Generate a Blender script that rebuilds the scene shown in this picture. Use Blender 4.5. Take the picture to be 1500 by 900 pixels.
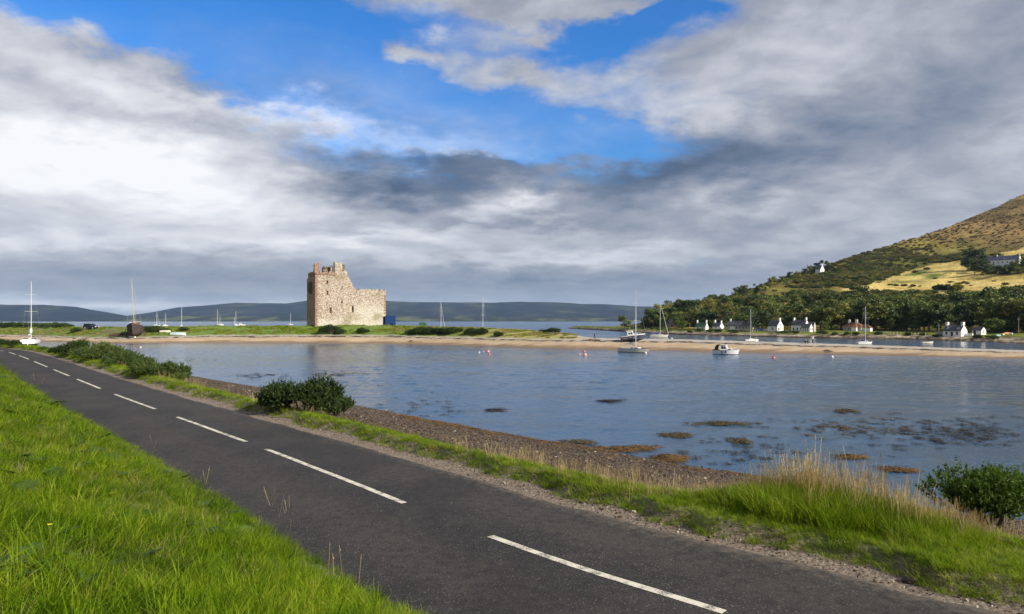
import bpy, bmesh, math, random
import numpy as np
from mathutils import Vector, Matrix
for _o in list(bpy.data.objects): bpy.data.objects.remove(_o)
SC = bpy.context.scene
COL = SC.collection
R = math.radians
H = 3.3            # camera height above the road
WZ = -3.1          # water level
HZ = 470.0         # horizon row in the 1500x900 photograph, focal length 1000 px

# ------------------------------------------------------------------ camera
cam = bpy.data.cameras.new("camera"); camo = bpy.data.objects.new("camera", cam); COL.objects.link(camo)
camo.location = (0, 0, H); camo.rotation_euler = (R(90), 0, 0)
cam.sensor_width = 36; cam.lens = 24; cam.shift_y = 20 / 1500; cam.clip_start = 0.05; cam.clip_end = 40000
SC.camera = camo

# ------------------------------------------------------------------ exposure, sun
SC.view_settings.view_transform = 'Standard'; SC.view_settings.look = 'None'
SC.view_settings.exposure = 0.5; SC.view_settings.gamma = 1.0; SC.view_settings.use_curve_mapping = False
SC.render.engine = 'CYCLES'
SC.cycles.use_denoising = True
SC.cycles.max_bounces = 5; SC.cycles.diffuse_bounces = 2; SC.cycles.glossy_bounces = 3; SC.cycles.transparent_max_bounces = 8; SC.cycles.volume_bounces = 0
SUN_EL, SUN_AZ = R(29), R(124)
sd = Vector((math.sin(SUN_AZ) * math.cos(SUN_EL), math.cos(SUN_AZ) * math.cos(SUN_EL), math.sin(SUN_EL)))
sl = bpy.data.lights.new("sun", 'SUN'); sl.energy = 5.0; sl.angle = R(0.5); sl.color = (1.0, 0.93, 0.80)
slo = bpy.data.objects.new("sun", sl); COL.objects.link(slo)
slo.rotation_euler = (-sd).to_track_quat('-Z', 'Y').to_euler(); slo.location = (60, -60, 60)

# ------------------------------------------------------------------ node helpers
class NT:
    def __init__(s, tree): s.t = tree
    def n(s, typ, **kw):
        nd = s.t.nodes.new(typ)
        for k, v in kw.items(): setattr(nd, k, v)
        return nd
    def put(s, sock, v):
        if v is None: return
        if hasattr(v, 'is_output') or isinstance(v, bpy.types.NodeSocket): s.t.links.new(v, sock)
        else: sock.default_value = v
    def m(s, op, a, b=None, c=None, clamp=False):
        nd = s.n('ShaderNodeMath', operation=op, use_clamp=clamp)
        for i, v in enumerate((a, b, c)): s.put(nd.inputs[i], v)
        return nd.outputs[0]
    def vm(s, op, a, b=None):
        nd = s.n('ShaderNodeVectorMath', operation=op)
        s.put(nd.inputs[0], a); s.put(nd.inputs[1], b)
        return nd.outputs[0]
    def noise(s, vec, scale, detail=4, rough=0.55, dist=0.0, col=False, dim='3D'):
        nd = s.n('ShaderNodeTexNoise', noise_dimensions=dim); s.put(nd.inputs['Vector'], vec)
        nd.inputs['Scale'].default_value = scale; nd.inputs['Detail'].default_value = detail
        nd.inputs['Roughness'].default_value = rough; nd.inputs['Distortion'].default_value = dist
        return nd.outputs['Color' if col else 'Fac']
    def voro(s, vec, scale, feature='F1', out='Distance', rnd=1.0):
        nd = s.n('ShaderNodeTexVoronoi', feature=feature); s.put(nd.inputs['Vector'], vec)
        nd.inputs['Scale'].default_value = scale; nd.inputs['Randomness'].default_value = rnd
        return nd.outputs[out]
    def mix(s, f, a, b, mode='MIX'):
        nd = s.n('ShaderNodeMix', data_type='RGBA', blend_type=mode); s.put(nd.inputs[0], f)
        for sock, v in ((nd.inputs[6], a), (nd.inputs[7], b)):
            if isinstance(v, (tuple, list)): v = (*v[:3], 1.0)
            s.put(sock, v)
        return nd.outputs[2]
    def ramp(s, f, stops, interp='LINEAR'):
        nd = s.n('ShaderNodeValToRGB'); s.put(nd.inputs[0], f); cr = nd.color_ramp; cr.interpolation = interp
        while len(cr.elements) < len(stops): cr.elements.new(0.5)
        for e, (p, c) in zip(cr.elements, stops):
            e.position = p; e.color = (*c[:3], 1.0) if isinstance(c, (tuple, list)) else (c, c, c, 1.0)
        return nd.outputs[0]
    def step(s, f, lo, hi):
        nd = s.n('ShaderNodeMapRange', interpolation_type='SMOOTHSTEP'); s.put(nd.inputs[0], f)
        nd.inputs[1].default_value = lo; nd.inputs[2].default_value = hi
        return nd.outputs[0]
    def bump(s, h, strength, dist=0.1, nrm=None):
        nd = s.n('ShaderNodeBump'); s.put(nd.inputs['Height'], h); nd.inputs['Strength'].default_value = strength
        nd.inputs['Distance'].default_value = dist; s.put(nd.inputs['Normal'], nrm)
        return nd.outputs[0]
    def attr(s, name, out='Fac'):
        nd = s.n('ShaderNodeAttribute', attribute_name=name); return nd.outputs[out]

# ------------------------------------------------------------------ sky: Nishita plus a layer of cloud
world = bpy.data.worlds.new("World"); SC.world = world; world.use_nodes = True
wt = world.node_tree; wt.nodes.clear(); W = NT(wt)
def px_at(x, y):
    u = (x - 750) / 1000; a = math.atan(u); return a, (HZ - y) / 1000 * math.cos(a)
dirv = W.n('ShaderNodeTexCoord').outputs['Generated']
sep = W.n('ShaderNodeSeparateXYZ'); W.put(sep.inputs[0], dirv); dx, dy, dz = sep.outputs
az = W.m('ARCTAN2', dx, dy)
hl = W.m('SQRT', W.m('ADD', W.m('MULTIPLY', dx, dx), W.m('MULTIPLY', dy, dy)))
tel = W.m('DIVIDE', dz, W.m('MAXIMUM', hl, 0.02))
den = W.m('ADD', W.m('MAXIMUM', dz, 0.0), 0.22)
cv = W.n('ShaderNodeCombineXYZ'); W.put(cv.inputs[0], W.m('DIVIDE', dx, den)); W.put(cv.inputs[1], W.m('MULTIPLY', W.m('DIVIDE', dy, den), 1.1)); q = cv.outputs[0]
wn = W.n('ShaderNodeSeparateColor'); W.put(wn.inputs[0], W.noise(q, 1.5, 3, 0.5, col=True, dim='2D'))
wn2 = W.n('ShaderNodeSeparateColor'); W.put(wn2.inputs[0], W.noise(q, 4.2, 5, 0.58, col=True, dim='2D'))
calm = W.m('ADD', W.m('MULTIPLY', tel, 3.2, clamp=True), 0.10)          # layers lie flatter towards the horizon
az2 = W.m('ADD', az, W.m('ADD', W.m('MULTIPLY', W.m('SUBTRACT', wn.outputs[0], 0.5), 0.22), W.m('MULTIPLY', W.m('SUBTRACT', wn2.outputs[0], 0.5), 0.16)))
tel2 = W.m('ADD', tel, W.m('MULTIPLY', W.m('ADD', W.m('MULTIPLY', W.m('SUBTRACT', wn.outputs[1], 0.5), 0.10), W.m('MULTIPLY', W.m('SUBTRACT', wn2.outputs[1], 0.5), 0.11)), calm))
cq = W.n('ShaderNodeCombineXYZ'); W.put(cq.inputs[0], az2); W.put(cq.inputs[1], tel2)
def gauss(x, y, sx, sy, rot=0.0):
    a0, t0 = px_at(x, y)
    mp = W.n('ShaderNodeMapping', vector_type='TEXTURE'); W.put(mp.inputs[0], cq.outputs[0])
    mp.inputs['Location'].default_value = (a0, t0, 0); mp.inputs['Rotation'].default_value = (0, 0, R(rot)); mp.inputs['Scale'].default_value = (sx / 520, sy / 520, 1)
    g = W.n('ShaderNodeTexGradient', gradient_type='QUADRATIC_SPHERE'); W.put(g.inputs[0], mp.outputs[0])
    return g.outputs['Fac']
def total(base, lst):
    acc = base
    for (amp, *g) in lst: acc = W.m('MULTIPLY_ADD', gauss(*g), amp * 1.25, acc)
    return acc
fb = W.noise(q, 1.9, 6, 0.55, 0.2, dim='2D')
off = W.vm('ADD', q, (0.12, -0.05, 0.0))
fb2 = W.noise(off, 1.9, 6, 0.55, 0.2, dim='2D')
fine = W.noise(q, 6.0, 5, 0.6, 0.5, dim='2D')
# cover: cloudy all round, with one long break of blue
COVER = [(-1.5, 530, 112, 350, 96, -8), (-1.35, 330, 5, 470, 56, 0), (-1.0, 905, 28, 80, 38, 0), (-1.0, 760, 195, 170, 34, -6),
         (0.8, 70, 150, 230, 85, -22), (1.05, 625, 70, 105, 44, -10), (0.75, 345, 18, 26, 24, 0), (0.8, 485, 82, 50, 20, 0), (1.0, 810, 14, 95, 26, 0), (0.6, 770, 95, 80, 36, -20)]
cov = total(0.95, COVER)
cov = W.m('ADD', cov, W.m('ADD', W.m('MULTIPLY', W.m('SUBTRACT', fb, 0.5), 0.70), W.m('MULTIPLY', W.m('SUBTRACT', fine, 0.5), 0.36)))
cov = W.step(cov, 0.10, 0.85)
cov = W.m('MAXIMUM', cov, W.m('MULTIPLY', W.m('MULTIPLY_ADD', gauss(560, 185, 420, 95, -4), 0.75, 0.06), W.m('MULTIPLY', W.m('ADD', fine, fb), 0.55)))      # thin veil low in the break
# brightness of the cloud
SHADE = [(0.40, 230, 270, 500, 80, -3), (0.26, 60, 235, 300, 60, 0), (0.50, 560, 205, 280, 22, -5), (0.20, 470, 192, 60, 16, -12), (0.22, 500, 352, 420, 16, 3), (0.14, 70, 350, 160, 18, 0),
         (0.14, 640, 75, 130, 60, 0), (0.12, 900, 140, 190, 70, 0), (0.24, 110, 105, 190, 55, -18), (-0.14, 200, 185, 190, 26, -8),
         (-0.52, 580, 272, 170, 36, 6), (-0.34, 690, 238, 90, 16, 0), (-0.46, 980, 242, 250, 48, 6), (-0.16, 860, 218, 160, 20, 8), (0.36, 775, 300, 62, 30, 0), (0.14, 1085, 300, 60, 20, 0), (-0.24, 800, 330, 330, 18, 0), (0.20, 850, 378, 300, 14, 0),
         (-0.07, 380, 410, 420, 22, 1), (-0.13, 830, 412, 400, 20, 0), (0.07, 1200, 150, 330, 130, 0), (-0.05, 1400, 90, 160, 120, 0), (0.25, 150, 447, 420, 9, 0), (0.10, 1300, 320, 220, 70, 0), (0.08, 1180, 60, 120, 70, 0)]
sh = total(0.44, SHADE)
sh = W.m('ADD', sh, W.m('MULTIPLY', W.m('ADD', W.m('MULTIPLY', W.m('SUBTRACT', fb, fb2), 0.70), W.m('MULTIPLY', W.m('SUBTRACT', fine, 0.5), 0.22)), W.m('ADD', W.m('MULTIPLY', calm, 0.75), 0.25)))
ccol = W.ramp(sh, [(0.0, (0.085, 0.125, 0.205)), (0.22, (0.165, 0.212, 0.305)), (0.45, (0.345, 0.370, 0.445)), (0.7, (0.62, 0.64, 0.70)), (1.0, (0.93, 0.94, 0.97))])
sky = W.n('ShaderNodeTexSky', sky_type='NISHITA'); sky.sun_disc = False; sky.sun_elevation = SUN_EL; sky.sun_rotation = SUN_AZ
sky.air_density = 1.0; sky.dust_density = 0.3; sky.ozone_density = 3.0
SKY_STR = 0.10; CLOUD = 0.74
hsv = W.n('ShaderNodeHueSaturation'); hsv.inputs['Saturation'].default_value = 1.32; hsv.inputs['Value'].default_value = 1.35; W.put(hsv.inputs['Color'], sky.outputs[0])
cs = W.vm('MULTIPLY', ccol, (CLOUD / SKY_STR,) * 3)
bg = W.n('ShaderNodeBackground'); bg.inputs[1].default_value = SKY_STR
skyc = W.vm('MULTIPLY', hsv.outputs[0], (0.50, 0.76, 0.97))
W.put(bg.inputs[0], W.mix(cov, skyc, cs))
world.cycles.sampling_method = 'MANUAL'; world.cycles.sample_map_resolution = 512
wo = W.n('ShaderNodeOutputWorld'); wt.links.new(bg.outputs[0], wo.inputs[0])
# ------------------------------------------------------------------ numeric helpers
def vnoise(x, y, seed=0):
    x = np.asarray(x, float); y = np.asarray(y, float)
    xi = np.floor(x).astype(np.int64); yi = np.floor(y).astype(np.int64); xf = x - xi; yf = y - yi
    def h(a, b):
        n = (a * 374761393 + b * 668265263 + seed * 1442695041) & 0xffffffff
        n = ((n ^ (n >> 13)) * 1274126177) & 0xffffffff
        return ((n ^ (n >> 16)) & 0xffff) / 65535.0
    sx = xf * xf * (3 - 2 * xf); sy = yf * yf * (3 - 2 * yf)
    a = h(xi, yi) * (1 - sx) + h(xi + 1, yi) * sx; b = h(xi, yi + 1) * (1 - sx) + h(xi + 1, yi + 1) * sx
    return a * (1 - sy) + b * sy
def fbm(x, y, seed=0, octv=4):
    r = 0.0; a = 0.5; x = np.asarray(x, float); y = np.asarray(y, float)
    for k in range(octv): r = r + a * vnoise(x * 2 ** k, y * 2 ** k, seed + k * 7); a *= 0.5
    return r
def sstep(a, b, x):
    t = np.clip((np.asarray(x, float) - a) / (b - a), 0, 1); return t * t * (3 - 2 * t)
def at_z(x, y, z):                        # photo pixel on a level plane
    Y = (H - z) / ((y - HZ) / 1000.0); return (x - 750) / 1000.0 * Y, Y
def at_Y(x, y, Y): return Vector(((x - 750) / 1000 * Y, Y, H + (HZ - y) / 1000 * Y))

# ------------------------------------------------------------------ mesh builder
class MB:
    def __init__(s): s.v = []; s.f = []; s.mi = []
    def add(s, vs, fs, mi=0):
        b = len(s.v); s.v += [tuple(p) for p in vs]; s.f += [tuple(i + b for i in f) for f in fs]; s.mi += [mi] * len(fs); return s
    def box(s, x0, x1, y0, y1, z0, z1, M=None, mi=0, taper=1.0):
        cx, cy = (x0 + x1) / 2, (y0 + y1) / 2
        vs = [Vector((x, y, z0)) for x, y in ((x0, y0), (x1, y0), (x1, y1), (x0, y1))]
        vs += [Vector((cx + (x - cx) * taper, cy + (y - cy) * taper, z1)) for x, y in ((x0, y0), (x1, y0), (x1, y1), (x0, y1))]
        if M is not None: vs = [M @ p for p in vs]
        return s.add(vs, [(3, 2, 1, 0), (4, 5, 6, 7), (0, 1, 5, 4), (1, 2, 6, 5), (2, 3, 7, 6), (3, 0, 4, 7)], mi)
    def tube(s, pts, r, n=6, mi=0, caps=True):
        pts = [Vector(p) for p in pts]; rs = r if isinstance(r, (list, tuple)) else [r] * len(pts); vs = []; fs = []
        for i, p in enumerate(pts):
            d = (pts[min(i + 1, len(pts) - 1)] - pts[max(i - 1, 0)]).normalized()
            a = d.orthogonal().normalized() if abs(d.z) < 0.99 else Vector((1, 0, 0)); b = d.cross(a).normalized(); a = b.cross(d).normalized()
            for k in range(n):
                t = 2 * math.pi * k / n; vs.append(p + (a * math.cos(t) + b * math.sin(t)) * rs[i])
        for i in range(len(pts) - 1):
            for k in range(n):
                k2 = (k + 1) % n; fs.append((i * n + k, i * n + k2, (i + 1) * n + k2, (i + 1) * n + k))
        if caps: fs += [tuple(reversed(range(n))), tuple(range((len(pts) - 1) * n, len(pts) * n))]
        return s.add(vs, fs, mi)
    def lathe(s, prof, n=14, c=(0, 0, 0), mi=0):
        vs = []; fs = []
        for (r, z) in prof:
            for k in range(n): t = 2 * math.pi * k / n; vs.append((c[0] + r * math.cos(t), c[1] + r * math.sin(t), c[2] + z))
        for i in range(len(prof) - 1):
            for k in range(n): k2 = (k + 1) % n; fs.append((i * n + k, i * n + k2, (i + 1) * n + k2, (i + 1) * n + k))
        fs += [tuple(reversed(range(n))), tuple(range((len(prof) - 1) * n, len(prof) * n))]
        return s.add(vs, fs, mi)
    def prism(s, poly, y0, y1, M=None, mi=0):     # poly of (x, z) pushed along y
        n = len(poly); vs = [Vector((x, y0, z)) for x, z in poly] + [Vector((x, y1, z)) for x, z in poly]
        if M is not None: vs = [M @ p for p in vs]
        fs = [tuple(range(n)), tuple(reversed(range(n, 2 * n)))] + [(i, i + n, (i + 1) % n + n, (i + 1) % n) for i in range(n)]
        return s.add(vs, fs, mi)
    def loft(s, secs, close=False, mi=0):
        n = len(secs[0]); vs = [p for sec in secs for p in sec]; fs = []
        for i in range(len(secs) - 1):
            for k in range(n if close else n - 1):
                k2 = (k + 1) % n; fs.append((i * n + k, i * n + k2, (i + 1) * n + k2, (i + 1) * n + k))
        return s.add(vs, fs, mi)
    def mesh(s, name, mats, smooth=False):
        me = bpy.data.meshes.new(name); me.from_pydata(s.v, [], s.f)
        for m in (mats if isinstance(mats, (list, tuple)) else [mats]): me.materials.append(m)
        if any(s.mi): me.polygons.foreach_set('material_index', s.mi)
        bm = bmesh.new(); bm.from_mesh(me); bmesh.ops.recalc_face_normals(bm, faces=bm.faces); bm.to_mesh(me); bm.free()
        if smooth: me.polygons.foreach_set('use_smooth', [True] * len(me.polygons))
        me.update(); return me
    def build(s, name, mats, parent=None, smooth=False):
        return link(name, s.mesh(name, mats, smooth), parent)
def link(name, me, parent=None, loc=None):
    o = bpy.data.objects.new(name, me); COL.objects.link(o)
    if parent is not None: o.parent = parent
    if loc is not None: o.location = loc
    return o
def empty(name, loc=(0, 0, 0), rz=0.0, rx=0.0, ry=0.0):
    o = bpy.data.objects.new(name, None); o.empty_display_size = 0.1; COL.objects.link(o); o.location = loc; o.rotation_euler = (rx, ry, rz); return o
def tag(o, label=None, cat=None, group=None, kind=None):
    for k, v in (('label', label), ('category', cat), ('group', group), ('kind', kind)):
        if v: o[k] = v
    return o
def npmesh(name, V, F, mats, smooth=True, attrs=None):
    """V (n,3), F (m,4) or (m,3) arrays"""
    me = bpy.data.meshes.new(name); V = np.asarray(V, np.float32); F = np.asarray(F, np.int32); k = F.shape[1]
    me.vertices.add(len(V)); me.vertices.foreach_set('co', V.ravel())
    me.loops.add(F.size); me.loops.foreach_set('vertex_index', F.ravel())
    me.polygons.add(len(F)); me.polygons.foreach_set('loop_start', np.arange(0, F.size, k, dtype=np.int32))
    me.polygons.foreach_set('loop_total', np.full(len(F), k, np.int32))
    if smooth: me.polygons.foreach_set('use_smooth', np.ones(len(F), bool))
    for m in (mats if isinstance(mats, (list, tuple)) else [mats]): me.materials.append(m)
    for nm, arr in (attrs or {}).items():
        arr = np.asarray(arr, np.float32)
        if arr.ndim == 2:
            a = me.attributes.new(nm, 'FLOAT_COLOR', 'POINT'); a.data.foreach_set('color', np.c_[arr[:, :3], np.ones(len(arr))].astype(np.float32).ravel())
        else:
            a = me.attributes.new(nm, 'FLOAT', 'POINT'); a.data.foreach_set('value', arr)
    me.update(calc_edges=True); me.validate(); return me
def grid_faces(nu, nv):
    i = np.arange(nu - 1)[:, None] * nv + np.arange(nv - 1)[None, :]; i = i.ravel()
    return np.c_[i, i + nv, i + nv + 1, i + 1]

# scatter for what nobody could count: geometry-node instances on points
def scatter(name, pts, rot, scl, idx, protos, label, cat):
    pts = np.asarray(pts, np.float32); n = len(pts)
    c = bpy.data.collections.new(name + "_source")
    for k, me in enumerate(protos):
        po = bpy.data.objects.new(f"{name}_source_{k:02d}", me); c.objects.link(po)
    me = bpy.data.meshes.new(name); me.vertices.add(n); me.vertices.foreach_set('co', pts.ravel())
    a = me.attributes.new('rot', 'FLOAT_VECTOR', 'POINT'); a.data.foreach_set('vector', np.asarray(rot, np.float32).ravel())
    scl = np.asarray(scl, np.float32)
    if scl.ndim == 1: scl = np.repeat(scl[:, None], 3, 1)
    a = me.attributes.new('scl', 'FLOAT_VECTOR', 'POINT'); a.data.foreach_set('vector', scl.ravel())
    a = me.attributes.new('idx', 'INT', 'POINT'); a.data.foreach_set('value', np.asarray(idx, np.int32))
    ob = link(name, me)
    g = bpy.data.node_groups.new(name, 'GeometryNodeTree')
    g.interface.new_socket('Geometry', in_out='INPUT', socket_type='NodeSocketGeometry'); g.interface.new_socket('Geometry', in_out='OUTPUT', socket_type='NodeSocketGeometry')
    gi = g.nodes.new('NodeGroupInput'); go = g.nodes.new('NodeGroupOutput')
    ci = g.nodes.new('GeometryNodeCollectionInfo'); ci.inputs['Collection'].default_value = c; ci.inputs['Separate Children'].default_value = True; ci.inputs['Reset Children'].default_value = True
    ip = g.nodes.new('GeometryNodeInstanceOnPoints'); ip.inputs['Pick Instance'].default_value = True
    def na(nm, t):
        x = g.nodes.new('GeometryNodeInputNamedAttribute'); x.data_type = t; x.inputs['Name'].default_value = nm
        return x.outputs['Attribute']
    L = g.links.new
    L(gi.outputs[0], ip.inputs['Points']); L(ci.outputs[0], ip.inputs['Instance']); L(na('idx', 'INT'), ip.inputs['Instance Index'])
    e2r = g.nodes.new('FunctionNodeEulerToRotation'); L(na('rot', 'FLOAT_VECTOR'), e2r.inputs[0]); L(e2r.outputs[0], ip.inputs['Rotation'])
    L(na('scl', 'FLOAT_VECTOR'), ip.inputs['Scale']); L(ip.outputs[0], go.inputs[0])
    md = ob.modifiers.new('scatter', 'NODES'); md.node_group = g
    return tag(ob, label, cat, None, 'stuff')

# ------------------------------------------------------------------ materials
MATS = {}
def base_mat(name):
    m = bpy.data.materials.new(name); m.use_nodes = True; t = m.node_tree; t.nodes.clear(); N = NT(t)
    b = N.n('ShaderNodeBsdfPrincipled'); o = N.n('ShaderNodeOutputMaterial'); t.links.new(b.outputs[0], o.inputs[0]); MATS[name] = m
    N.b = b; N.o = o; return m, N
def mat(name, col, rough=0.6, var=0.25, scale=3.0, metal=0.0, bump=0.0, bscale=20.0, spec=0.4, col2=None, bdist=0.02):
    if name in MATS: return MATS[name]
    m, N = base_mat(name); co = N.n('ShaderNodeTexCoord').outputs['Object']
    f = N.noise(co, scale, 5, 0.6)
    c2 = col2 or tuple(max(0, c * (1 - var)) for c in col); c1 = tuple(min(1, c * (1 + var * 0.6)) for c in col)
    N.put(N.b.inputs['Base Color'], N.ramp(f, [(0.30, c2), (0.70, c1)]))
    N.b.inputs['Roughness'].default_value = rough; N.b.inputs['Metallic'].default_value = metal; N.b.inputs['Specular IOR Level'].default_value = spec
    if bump: N.put(N.b.inputs['Normal'], N.bump(N.noise(co, bscale, 6, 0.65), bump, bdist))
    return m
def leaf_mat(name, stops, trans=0.35, rough=0.55, nscale=0.7, tcol=None, spec=0.25):
    m, N = base_mat(name)
    oi = N.n('ShaderNodeObjectInfo').outputs['Random']; co = N.n('ShaderNodeNewGeometry').outputs['Position']
    f = N.m('ADD', N.m('MULTIPLY', oi, 0.50), N.m('ADD', N.m('MULTIPLY', N.noise(co, nscale, 3, 0.6), 0.85), -0.18))
    c = N.ramp(f, stops); N.put(N.b.inputs['Base Color'], c); N.b.inputs['Roughness'].default_value = rough; N.b.inputs['Specular IOR Level'].default_value = spec
    tr = N.n('ShaderNodeBsdfTranslucent'); N.put(tr.inputs[0], N.mix(1.0, c, tcol or (1.25, 1.25, 0.7), 'MULTIPLY'))
    mx = N.n('ShaderNodeMixShader'); mx.inputs[0].default_value = trans
    N.t.links.new(N.b.outputs[0], mx.inputs[1]); N.t.links.new(tr.outputs[0], mx.inputs[2]); N.t.links.new(mx.outputs[0], N.o.inputs[0])
    return m
# ------------------------------------------------------------------ the road's centre line and the shore it follows
_ctrl = [(75, -42), (44, -19.5), (24, -7.4), (13.2, -0.6), (5.1, 5.15)] + [at_z(x, y, 0.0) for x, y in ((1050, 900), (718, 790), (390, 661), (165, 578), (77, 542), (28, 522))] + [(-56.5, 75.0), (-76, 92), (-108, 116), (-160, 148), (-240, 190)]
def _catmull(P, n=40):
    P = np.array(P, float); out = []
    Q = np.vstack([2 * P[0] - P[1], P, 2 * P[-1] - P[-2]])
    for i in range(1, len(Q) - 2):
        p0, p1, p2, p3 = Q[i - 1], Q[i], Q[i + 1], Q[i + 2]
        for t in np.linspace(0, 1, n, endpoint=False):
            out.append(0.5 * ((2 * p1) + (-p0 + p2) * t + (2 * p0 - 5 * p1 + 4 * p2 - p3) * t * t + (-p0 + 3 * p1 - 3 * p2 + p3) * t ** 3))
    out.append(P[-1]); return np.array(out)
CL = _catmull(_ctrl); _seg = np.r_[0, np.cumsum(np.hypot(*np.diff(CL, axis=0).T))]
_i0 = np.argmin(np.hypot(CL[:, 0] - _ctrl[6][0], CL[:, 1] - _ctrl[6][1])); CS = _seg - _seg[_i0]
_tan = np.gradient(CL, axis=0); 
for _ in range(30): _tan[1:-1] = (_tan[:-2] + _tan[1:-1] + _tan[2:]) / 3
_tan /= np.linalg.norm(_tan, axis=1)[:, None]
CN = np.c_[_tan[:, 1], -_tan[:, 0]]         # towards the water
def road_xy(s, d):
    s = np.asarray(s, float); d = np.asarray(d, float)
    px = np.interp(s, CS, CL[:, 0]); py = np.interp(s, CS, CL[:, 1]); nx = np.interp(s, CS, CN[:, 0]); ny = np.interp(s, CS, CN[:, 1])
    return px + nx * d, py + ny * d
def road_sd(x, y):
    i = np.argmin((CL[:, 0] - x) ** 2 + (CL[:, 1] - y) ** 2); return CS[i], (x - CL[i, 0]) * CN[i, 0] + (y - CL[i, 1]) * CN[i, 1]
def shore_d(s): return np.interp(s, [-60, -10, 0, 20, 60, 80, 110, 200], [22, 21, 19.5, 18.6, 17.6, 15.2, 13.5, 13.0]) + 1.1 * (fbm(np.asarray(s) / 6.0, 0 * np.asarray(s), 3) - 0.47)
def verge_d(s): return np.interp(s, [-30, -8, -3.5, 0, 5, 25, 60, 200], [6.2, 5.2, 4.7, 3.75, 3.4, 3.45, 4.3, 5.0])
def ground_z(s, d):
    s = np.asarray(s, float); d = np.asarray(d, float)
    x, y = road_xy(s, d)
    L = -d - 2.4
    left = np.where(L < 4.2, 0.04 + 0.40 * np.clip(L, 0, 4.2) * sstep(-0.3, 0.9, L), 1.72 + 0.10 * (L - 4.2)) + sstep(0.4, 2.0, L) * (0.22 * (fbm(x / 1.6, y / 1.6, 11) - 0.47) + 0.12 * (fbm(x / 5, y / 5, 14) - 0.47))
    left = np.minimum(left, 1.72 + 0.10 * np.clip(L - 4.2, 0, 60) + 0.2)
    lip = 2.98 + 0.35 * (fbm(s / 1.1, 0 * s, 21) - 0.47) * 2
    vd = verge_d(s); sd_ = shore_d(s)
    z = -0.05 + 0.20 * sstep(lip - 0.12, lip + 0.22, d)
    t = (d - vd) / np.maximum(sd_ - vd, 1)
    z = np.where(d > vd, 0.15 + (WZ - 0.15) * np.clip(t, 0, 1) ** 0.92, z)
    z = z + 0.10 * (fbm(x / 1.3, y / 1.3, 5) - 0.47) * sstep(3.4, 5.0, d)
    z = np.where(t > 1, WZ - (d - sd_) * 0.10 + 0.0 * z, z); z = np.maximum(z, WZ - 1.6)
    z = np.where(np.abs(d) < 2.75, np.minimum(z, -0.06), z)
    return np.where(d < -2.4, left, z)

def axis(parts): return np.unique(np.concatenate([np.linspace(a, b, n) for a, b, n in parts]))
# ground sheet along the road
gs = axis([(-70, -14, 40), (-14, 34, 300), (34, 110, 180), (110, 290, 90)]); gd = axis([(-90, -14, 30), (-14, -2.3, 60), (-2.3, 2.2, 8), (2.2, 6, 50), (6, 24, 90), (24, 60, 14)])
S_, D_ = np.meshgrid(gs, gd, indexing='ij'); GX, GY = road_xy(S_, D_); GZ = ground_z(S_, D_)
gm, N = base_mat("ground"); co = N.n('ShaderNodeTexCoord').outputs['Object']
d_ = N.attr('d'); wl = N.attr('shore'); vg = N.attr('verge')
n1 = N.noise(co, 1.7, 5, 0.65); n2 = N.noise(co, 14.0, 5, 0.7); vcol = N.voro(co, 13.0, out='Color'); vdis = N.voro(co, 13.0)
grass_c = N.ramp(n2, [(0.3, (0.060, 0.085, 0.014)), (0.7, (0.13, 0.155, 0.032))])
dirt_c = N.ramp(N.m('ADD', N.m('MULTIPLY', n2, 0.6), N.m('MULTIPLY', n1, 0.4)), [(0.30, (0.085, 0.060, 0.045)), (0.52, (0.20, 0.155, 0.118)), (0.72, (0.32, 0.265, 0.215))])
peb = N.n('ShaderNodeSeparateColor'); N.put(peb.inputs[0], vcol)
shing = N.ramp(peb.outputs[0], [(0.0, (0.022, 0.015, 0.010)), (0.5, (0.060, 0.040, 0.025)), (0.85, (0.12, 0.085, 0.055)), (1.0, (0.22, 0.17, 0.12))])
weed = N.ramp(n2, [(0.3, (0.035, 0.022, 0.008)), (0.7, (0.16, 0.085, 0.015))])
wob = N.m('MULTIPLY', N.m('SUBTRACT', n1, 0.5), 0.9)
f_dirt = N.step(N.m('ADD', d_, wob), 3.30, 2.95); f_sh = N.step(N.m('ADD', N.m('SUBTRACT', d_, vg), N.m('MULTIPLY', wob, 1.0)), 0.1, 0.6)
right = N.m('GREATER_THAN', d_, 0.0)
c = N.mix(N.m('MULTIPLY', f_dirt, right), grass_c, dirt_c); c = N.mix(f_sh, c, shing)
f_weed = N.m('MULTIPLY', N.m('MULTIPLY', N.step(N.m('ADD', wl, N.m('MULTIPLY', wob, 5.0)), -4.2, -0.8), N.step(n1, 0.42, 0.60)), 0.9)
c = N.mix(f_weed, c, weed)
N.put(N.b.inputs['Base Color'], c); N.put(N.b.inputs['Roughness'], N.m('SUBTRACT', 0.95, N.m('MULTIPLY', N.step(wl, -2.0, 0.2), 0.45)))
N.put(N.b.inputs['Normal'], N.bump(N.m('ADD', N.m('MULTIPLY', vdis, -0.6), n2), 0.9, 0.05))
go_ = link("ground", npmesh("ground", np.c_[GX.ravel(), GY.ravel(), GZ.ravel()], grid_faces(len(gs), len(gd)), gm, attrs={'d': D_.ravel(), 'shore': (D_ - shore_d(S_)).ravel(), 'verge': verge_d(S_).ravel()}))
tag(go_, kind='structure')

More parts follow.
